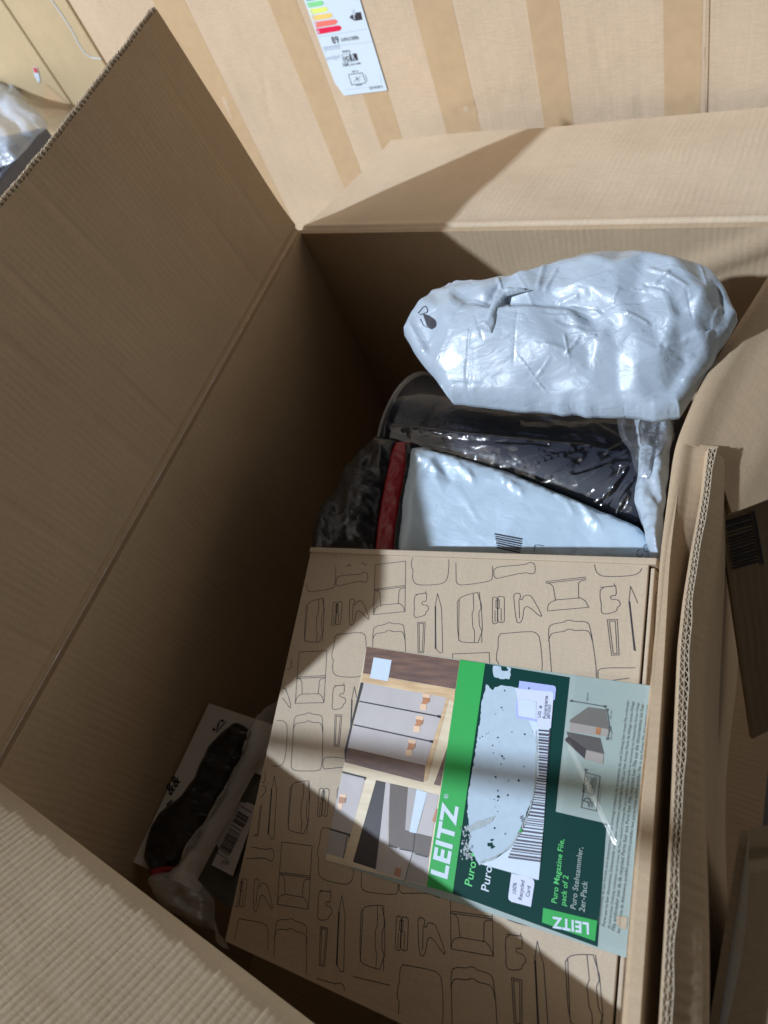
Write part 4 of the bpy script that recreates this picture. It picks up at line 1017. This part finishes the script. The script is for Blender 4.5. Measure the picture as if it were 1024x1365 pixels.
# ================================================================ the big white bag
bagm = empty('poly_bag', onz(760, 460, -.6), 'large crumpled white plastic bag lying on top against the back wall', 'plastic bag')
def c3(x, y): return (500+x/1.954, 330+y/1.954)
out = [c3(*p) for p in ((78, 226), (98, 185), (150, 125), (200, 103), (250, 112), (290, 118), (330, 106), (410, 108), (455, 85), (500, 66), (575, 46), (690, 52), (770, 62), (870, 86), (895, 110), (915, 140), (945, 190), (925, 225), (900, 262), (880, 300), (850, 355), (820, 400), (795, 440), (730, 448), (660, 440), (560, 436), (400, 424), (200, 404), (165, 355), (130, 310), (100, 270))]
zb = lambda x, y: -.515+.055*np.clip((545-y)/190, 0, 1)
def F3(a, b, amp, w, side=0): return (c3(*a), c3(*b), amp, w/1.954, side)
bf = [F3((120, 222), (300, 236), -.006, 22, 1), F3((300, 236), (470, 240), -.009, 26, 1), F3((470, 240), (640, 300), -.004, 26), F3((640, 250), (790, 215), -.006, 26, 1), F3((560, 300), (720, 300), .004, 22, -1),
      F3((530, 300), (600, 330), -.004, 14), F3((600, 330), (720, 320), -.003, 14, 1), F3((790, 215), (900, 262), -.006, 20), F3((150, 125), (230, 215), .004, 24, 1), F3((200, 105), (262, 205), -.005, 18, -1), F3((80, 222), (200, 210), .005, 20),
      F3((400, 115), (560, 200), .004, 40, 1), F3((500, 70), (640, 190), .003, 30), F3((640, 110), (830, 190), .0035, 40, -1), F3((830, 80), (905, 235), .005, 34, 1), F3((870, 90), (880, 240), -.005, 22),
      F3((300, 250), (230, 400), .004, 46, 1), F3((700, 330), (790, 430), .005, 36, 1), F3((760, 250), (720, 430), -.004, 30, -1), F3((590, 180), (680, 150), .002, 14), F3((430, 250), (540, 420), .003, 40, -1), F3((690, 200), (850, 150), -.003, 22, 1)]
def cB(x, y): return (400+x/1.641, 320+y/1.641)
CP = [(260, 200, 15), (322, 192, 27), (338, 150, 25), (300, 132, 12), (334, 112, 5), (372, 112, 14), (345, 186, 35), (385, 190, 29), (420, 180, 37), (405, 150, 30),
      (375, 206, 36), (430, 213, 42), (520, 214, 44), (600, 220, 42), (680, 250, 37), (430, 204, 29), (520, 205, 30), (600, 211, 31), (645, 228, 31),
      (470, 140, 31), (500, 122, 33), (560, 100, 29), (650, 72, 22), (650, 112, 41), (700, 140, 46), (760, 100, 37), (765, 72, 16), (820, 130, 45), (862, 108, 27), (905, 135, 26), (880, 190, 42), (925, 200, 13), (800, 190, 46), (740, 186, 41), (700, 212, 45), (620, 180, 44), (560, 168, 37), (520, 175, 40),
      (598, 262, 35), (640, 287, 30), (622, 260, 39), (660, 276, 37), (700, 292, 32), (742, 270, 39), (780, 262, 35), (820, 240, 41), (832, 226, 34), (862, 236, 37), (902, 236, 18), (760, 232, 40), (720, 240, 44),
      (330, 222, 31), (292, 250, 12), (352, 262, 33), (328, 330, 13), (400, 262, 39), (500, 262, 41), (480, 330, 25), (560, 300, 37), (640, 340, 25), (700, 358, 19), (740, 330, 31), (792, 300, 35), (800, 362, 16), (842, 300, 17), (560, 345, 19), (400, 340, 17)]
def panels(Q):
    pts = [cB(x, y) for x, y, h in CP]+[tuple(p) for p in resample(out+[out[0]], 60)[:-1]]
    hs = np.array([(h-17)*.001 for x, y, h in CP]+[0.0]*59)
    return sum(tri_interp(Q+np.array(o)*1.0, pts, hs) for o in ((0, 0), (5, 1), (-4, 3), (-2, -5), (3, -4), (1, 5)))/6
for k in range(34):
    cx, cy = 480+rng.rand()*420, 110+rng.rand()*260; a = rng.normal(.1, .7); L = 30+rng.rand()*90
    bf.append(F3((cx-L*math.cos(a)/2, cy+L*math.sin(a)/2), (cx+L*math.cos(a)/2, cy-L*math.sin(a)/2), (.0006+rng.rand()*.0014)*(1 if rng.rand() < .5 else -1), 5+rng.rand()*8, rng.randint(-1, 2)))
for k in range(16):
    cx, cy = 130+rng.rand()*350, 130+rng.rand()*260; a = rng.normal(.9, .6); L = 40+rng.rand()*80
    bf.append(F3((cx-L*math.cos(a)/2, cy+L*math.sin(a)/2), (cx+L*math.cos(a)/2, cy-L*math.sin(a)/2), (.0005+rng.rand()*.0012)*(1 if rng.rand() < .5 else -1), 4+rng.rand()*8, rng.randint(-1, 2)))
skin = crumple('bag_skin', out, zb, WHITE_PE, bagm, sp=1.8, bulge=.018, bw=13, rough=((46, .0016, (2.0, 1), .3), (19, .0007, (1.8, 1), .2)), folds=bf[22:], zadd=panels, under=.010, wob=1.5, seed=41)
# torn strip of film standing on the bag
tsp = [c3(*p) for p in ((262, 205), (285, 190), (300, 150), (318, 112), (345, 104), (408, 110), (372, 118), (340, 128), (322, 160), (312, 200), (300, 222), (280, 212))]
crumple('torn_flap', tsp, lambda x, y: zb(x, y)+.029, WHITE_PE, bagm, sp=2, bulge=.004, bw=6, rough=((10, .003, (1, 1), 0),), under=.001, seed=44)
bpoly = [[c3(*p) for p in ((124, 172), (142, 178), (158, 190), (161, 204), (150, 214), (136, 206))]]
bpoly += stroke([c3(112, 172), c3(130, 150), c3(140, 168), c3(116, 176)], .9)+stroke([c3(118, 186), c3(126, 204), c3(150, 214)], .7)
drape(skin, bpoly, 'printed_mark', INK, bagm)
# ================================================================ lower left corner: small parcels deep in the box
def c4(x, y): return (160+x/3.79, 920+y/3.79)
wc = empty('small_white_carton', onz(250, 1050, -.80), 'slim white carton with black script lying at the left wall under a black bag', 'carton')
zw = -.735
q4 = [onz(*c4(450, 66), zw), onz(*c4(800, 185), zw), onz(*c4(400, 1020), zw), onz(*c4(66, 868), zw)]
GW = bil(q4[0], q4[1], q4[2], q4[3], 6, 10); P_OFF = plain('carton_white', (.66, .63, .58), .6, .3, .04, 60)
sheet('carton_body', GW, .035, P_OFF, wc, flip=(normals(GW)[2, 2][2] < 0), smooth=False)
PW = Plane(q4[0], [0, 0, 1]); wt = Print(PW)
wt.text('Sl', c4(465, 200), c4(502, 222), .0006, 1.6, .01, .4); wt.text('&&', c4(258, 535), c4(312, 452), .0006, 1.3, .03, .4); wt.line([c4(240, 580), c4(262, 560)], .003, .0006)
wt.done('script_lettering', INK, wc)
bb = empty('black_bag', onz(270, 1080, -.76), 'crumpled black plastic bag on the slim white carton in the dark corner', 'plastic bag')
crumple('bag_skin', [c4(*p) for p in ((575, 165), (620, 178), (672, 200), (640, 300), (600, 385), (540, 500), (470, 610), (370, 770), (300, 850), (280, 895), (230, 925), (162, 960), (148, 905), (112, 850), (130, 740), (195, 630), (255, 570), (330, 520), (380, 430), (440, 290), (510, 215))],
        lambda x, y: zw+.006, BLACK_PE, bb, sim=(.04, 300, .004, .12, .002), sp=6, bulge=.008, bw=12, rough=((22, .005, (1.3, 1), -1), (9, .0018, (1, 1), 0)), under=.004, seed=51)
crumple('red_edge', [c4(*p) for p in ((150, 905), (230, 890), (300, 890), (240, 925), (162, 965))], lambda x, y: zw+.012, RED_PE, bb, sp=2.5, bulge=.004, bw=8, rough=(), under=.004, wob=.5, seed=52)
gc = empty('grey_parcel', onz(330, 1120, -.78), 'dark grey parcel with a white barcode sticker tucked beside the printed carton', 'parcel')
q5 = [onz(*c4(700, 380), -.715), onz(*c4(860, 420), -.715), onz(*c4(800, 1320), -.72), onz(*c4(390, 960), -.72)]
GG = bil(*q5, 12, 16); sheet('parcel_body', GG, .06, plain('parcel_grey', (.085, .085, .075), .45, .4, .2, 30, .002), gc, flip=(normals(GG)[2, 2][2] < 0))
PG = Plane(q5[0], _n([0, -.0, 1])); gl5 = Print(PG)
gs = gl5.polyg([c4(*p) for p in ((612, 565), (635, 572), (650, 568), (700, 590), (575, 940), (468, 885), (506, 800), (484, 770))], .002).done('sticker', plain('sticker_grey_white', (.50, .47, .46), .6), gc)
gb = Print(PG); r = np.random.RandomState(2)
for k in range(26):
    a = k/25; x, y = 655-a*120, 600+a*235
    if r.rand() < .85: gb.line([c4(x-38, y-12), c4(x+14, y+20)], r.choice([.0005, .0009, .0014]), .0026)
gb.text('X00', c4(515, 880), c4(555, 885), .0026, 1)
gb.done('barcode', INK, gs)
Print(PG).polyg([c4(*p) for p in ((712, 330), (770, 345), (735, 440), (664, 410))], .004).done('paper_corner', P_OFF, gc)
cp_ = empty('clear_plastic_bag', onz(260, 1200, -.74), 'crumpled clear plastic bag bunched beside the black bag at the near left corner', 'plastic bag')
crumple('bag_skin', [c4(*p) for p in ((790, 55), (800, 120), (750, 260), (712, 330), (660, 420), (600, 520), (545, 620), (480, 740), (420, 840), (380, 925), (430, 985), (470, 1060), (475, 1160), (500, 1230), (560, 1310), (530, 1305), (488, 1275), (478, 1205), (420, 1200), (360, 1170), (290, 1135), (225, 1105), (180, 1040), (145, 975), (160, 925), (250, 925), (300, 880), (350, 780), (400, 700), (480, 590), (560, 430), (610, 320), (650, 210), (700, 130))],
        lambda x, y: -.702, CLEAR_DULL, cp_, sim=(.07, 300, .004, .12, .003), sp=6, bulge=.016, bw=14, rough=((26, .007, (1, 1.6), .9), (11, .003, (1, 1), 0)), under=.006, seed=61, closed=False)
# loose strap edge under the printed carton
# ================================================================ neighbouring opened carton at the right
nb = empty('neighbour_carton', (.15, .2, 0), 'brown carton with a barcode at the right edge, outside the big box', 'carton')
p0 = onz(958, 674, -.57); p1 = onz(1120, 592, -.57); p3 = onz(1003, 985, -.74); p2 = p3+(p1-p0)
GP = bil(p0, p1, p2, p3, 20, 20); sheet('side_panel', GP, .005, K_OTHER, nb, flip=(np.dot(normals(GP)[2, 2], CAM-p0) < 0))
PN = Plane(p0, np.cross(p1-p0, p3-p0) if np.dot(np.cross(p1-p0, p3-p0), CAM-p0) > 0 else -np.cross(p1-p0, p3-p0))
nbp = Print(PN); r = np.random.RandomState(6)
tot = 0
for k in range(15):
    a = k/14*.93; x0, y0 = 966+a*11, 694+a*66; x1, y1 = 999+a*13, 684+a*66; w = 1.6+r.rand()*2.6
    nbp.polyg([(x0, y0), (x1, y1), (x1+w*.2, y1+w), (x0+w*.2, y0+w)], .001)
nbp.polyg([(1001, 681), (1005, 680.5), (1018, 751), (1014.5, 753)], .001)
nbp.done('barcode', INK, nb)
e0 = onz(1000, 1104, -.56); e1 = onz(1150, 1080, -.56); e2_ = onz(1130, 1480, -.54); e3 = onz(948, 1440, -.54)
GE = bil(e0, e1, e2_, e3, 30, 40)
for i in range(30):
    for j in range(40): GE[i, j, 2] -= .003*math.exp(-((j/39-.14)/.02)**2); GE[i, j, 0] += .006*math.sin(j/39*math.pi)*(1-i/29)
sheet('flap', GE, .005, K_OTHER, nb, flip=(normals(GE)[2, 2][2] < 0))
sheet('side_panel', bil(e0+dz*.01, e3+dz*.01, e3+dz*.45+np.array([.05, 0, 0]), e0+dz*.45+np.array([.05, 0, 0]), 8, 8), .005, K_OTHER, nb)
DKB = plain('blocker_dark', (.035, .028, .022), .7, .3, .1, 12)
shelf = empty('light_blocker', (.15, -.35, 0), 'unseen dark boards added around the near end to shade the open box', 'light blocker')  # unseen boards, added only to block sky light and darken the box interior
XYZ = ((1, 0, 0), (0, 1, 0), (0, 0, 1))
obox('blocker_top', np.array([-.70, -1.1, Z0+.27]), XYZ, (1.72, 1.44, .025), DKB, shelf, .003)
obox('side_panel', np.array([.70, -1.1, 0.0]), XYZ, (.02, 1.40, Z0+.268), DKB, shelf, .003)  # upright side of the added light blocker
obox('blocker_back', np.array([-.68, -1.13, 0.0]), XYZ, (1.70, .02, Z0+.268), DKB, shelf, .003)
# ================================================================ rail outside the picture whose soft shadow crosses the printed carton
ra = rel(-.38, .108, -.62)-SUN*1.1; rd = _n([.30, .026, .02])
rail = obox('wooden_rail', ra-rd*.35-np.array([0, 0, .012]), (rd, _n(np.cross([0, 0, 1], rd)), (0, 0, 1)), (.95, .0155, .016), K_EDGE, None, .003)
tag(rail, 'slim wooden rail above the near side, its shadow crossing the printed carton', 'rail')
for o in S.objects:
    b = o.name.split('.')[0]
    if b in ('small_lettering', 'white_lettering', 'green_lettering', 'badge_lettering', 'lettering', 'faint_print', 'printed_outlines', 'printed_marks', 'printed_mark', 'barcode', 'dark_fleck', 'white_scuff', 'script_lettering', 'panel_seam') or (b == 'photo_print' and o.data.materials[0].name.startswith('print_black')): o['kind'] = 'stuff'
print('tris', sum(len(o.data.polygons) for o in S.objects if o.type == 'MESH'))
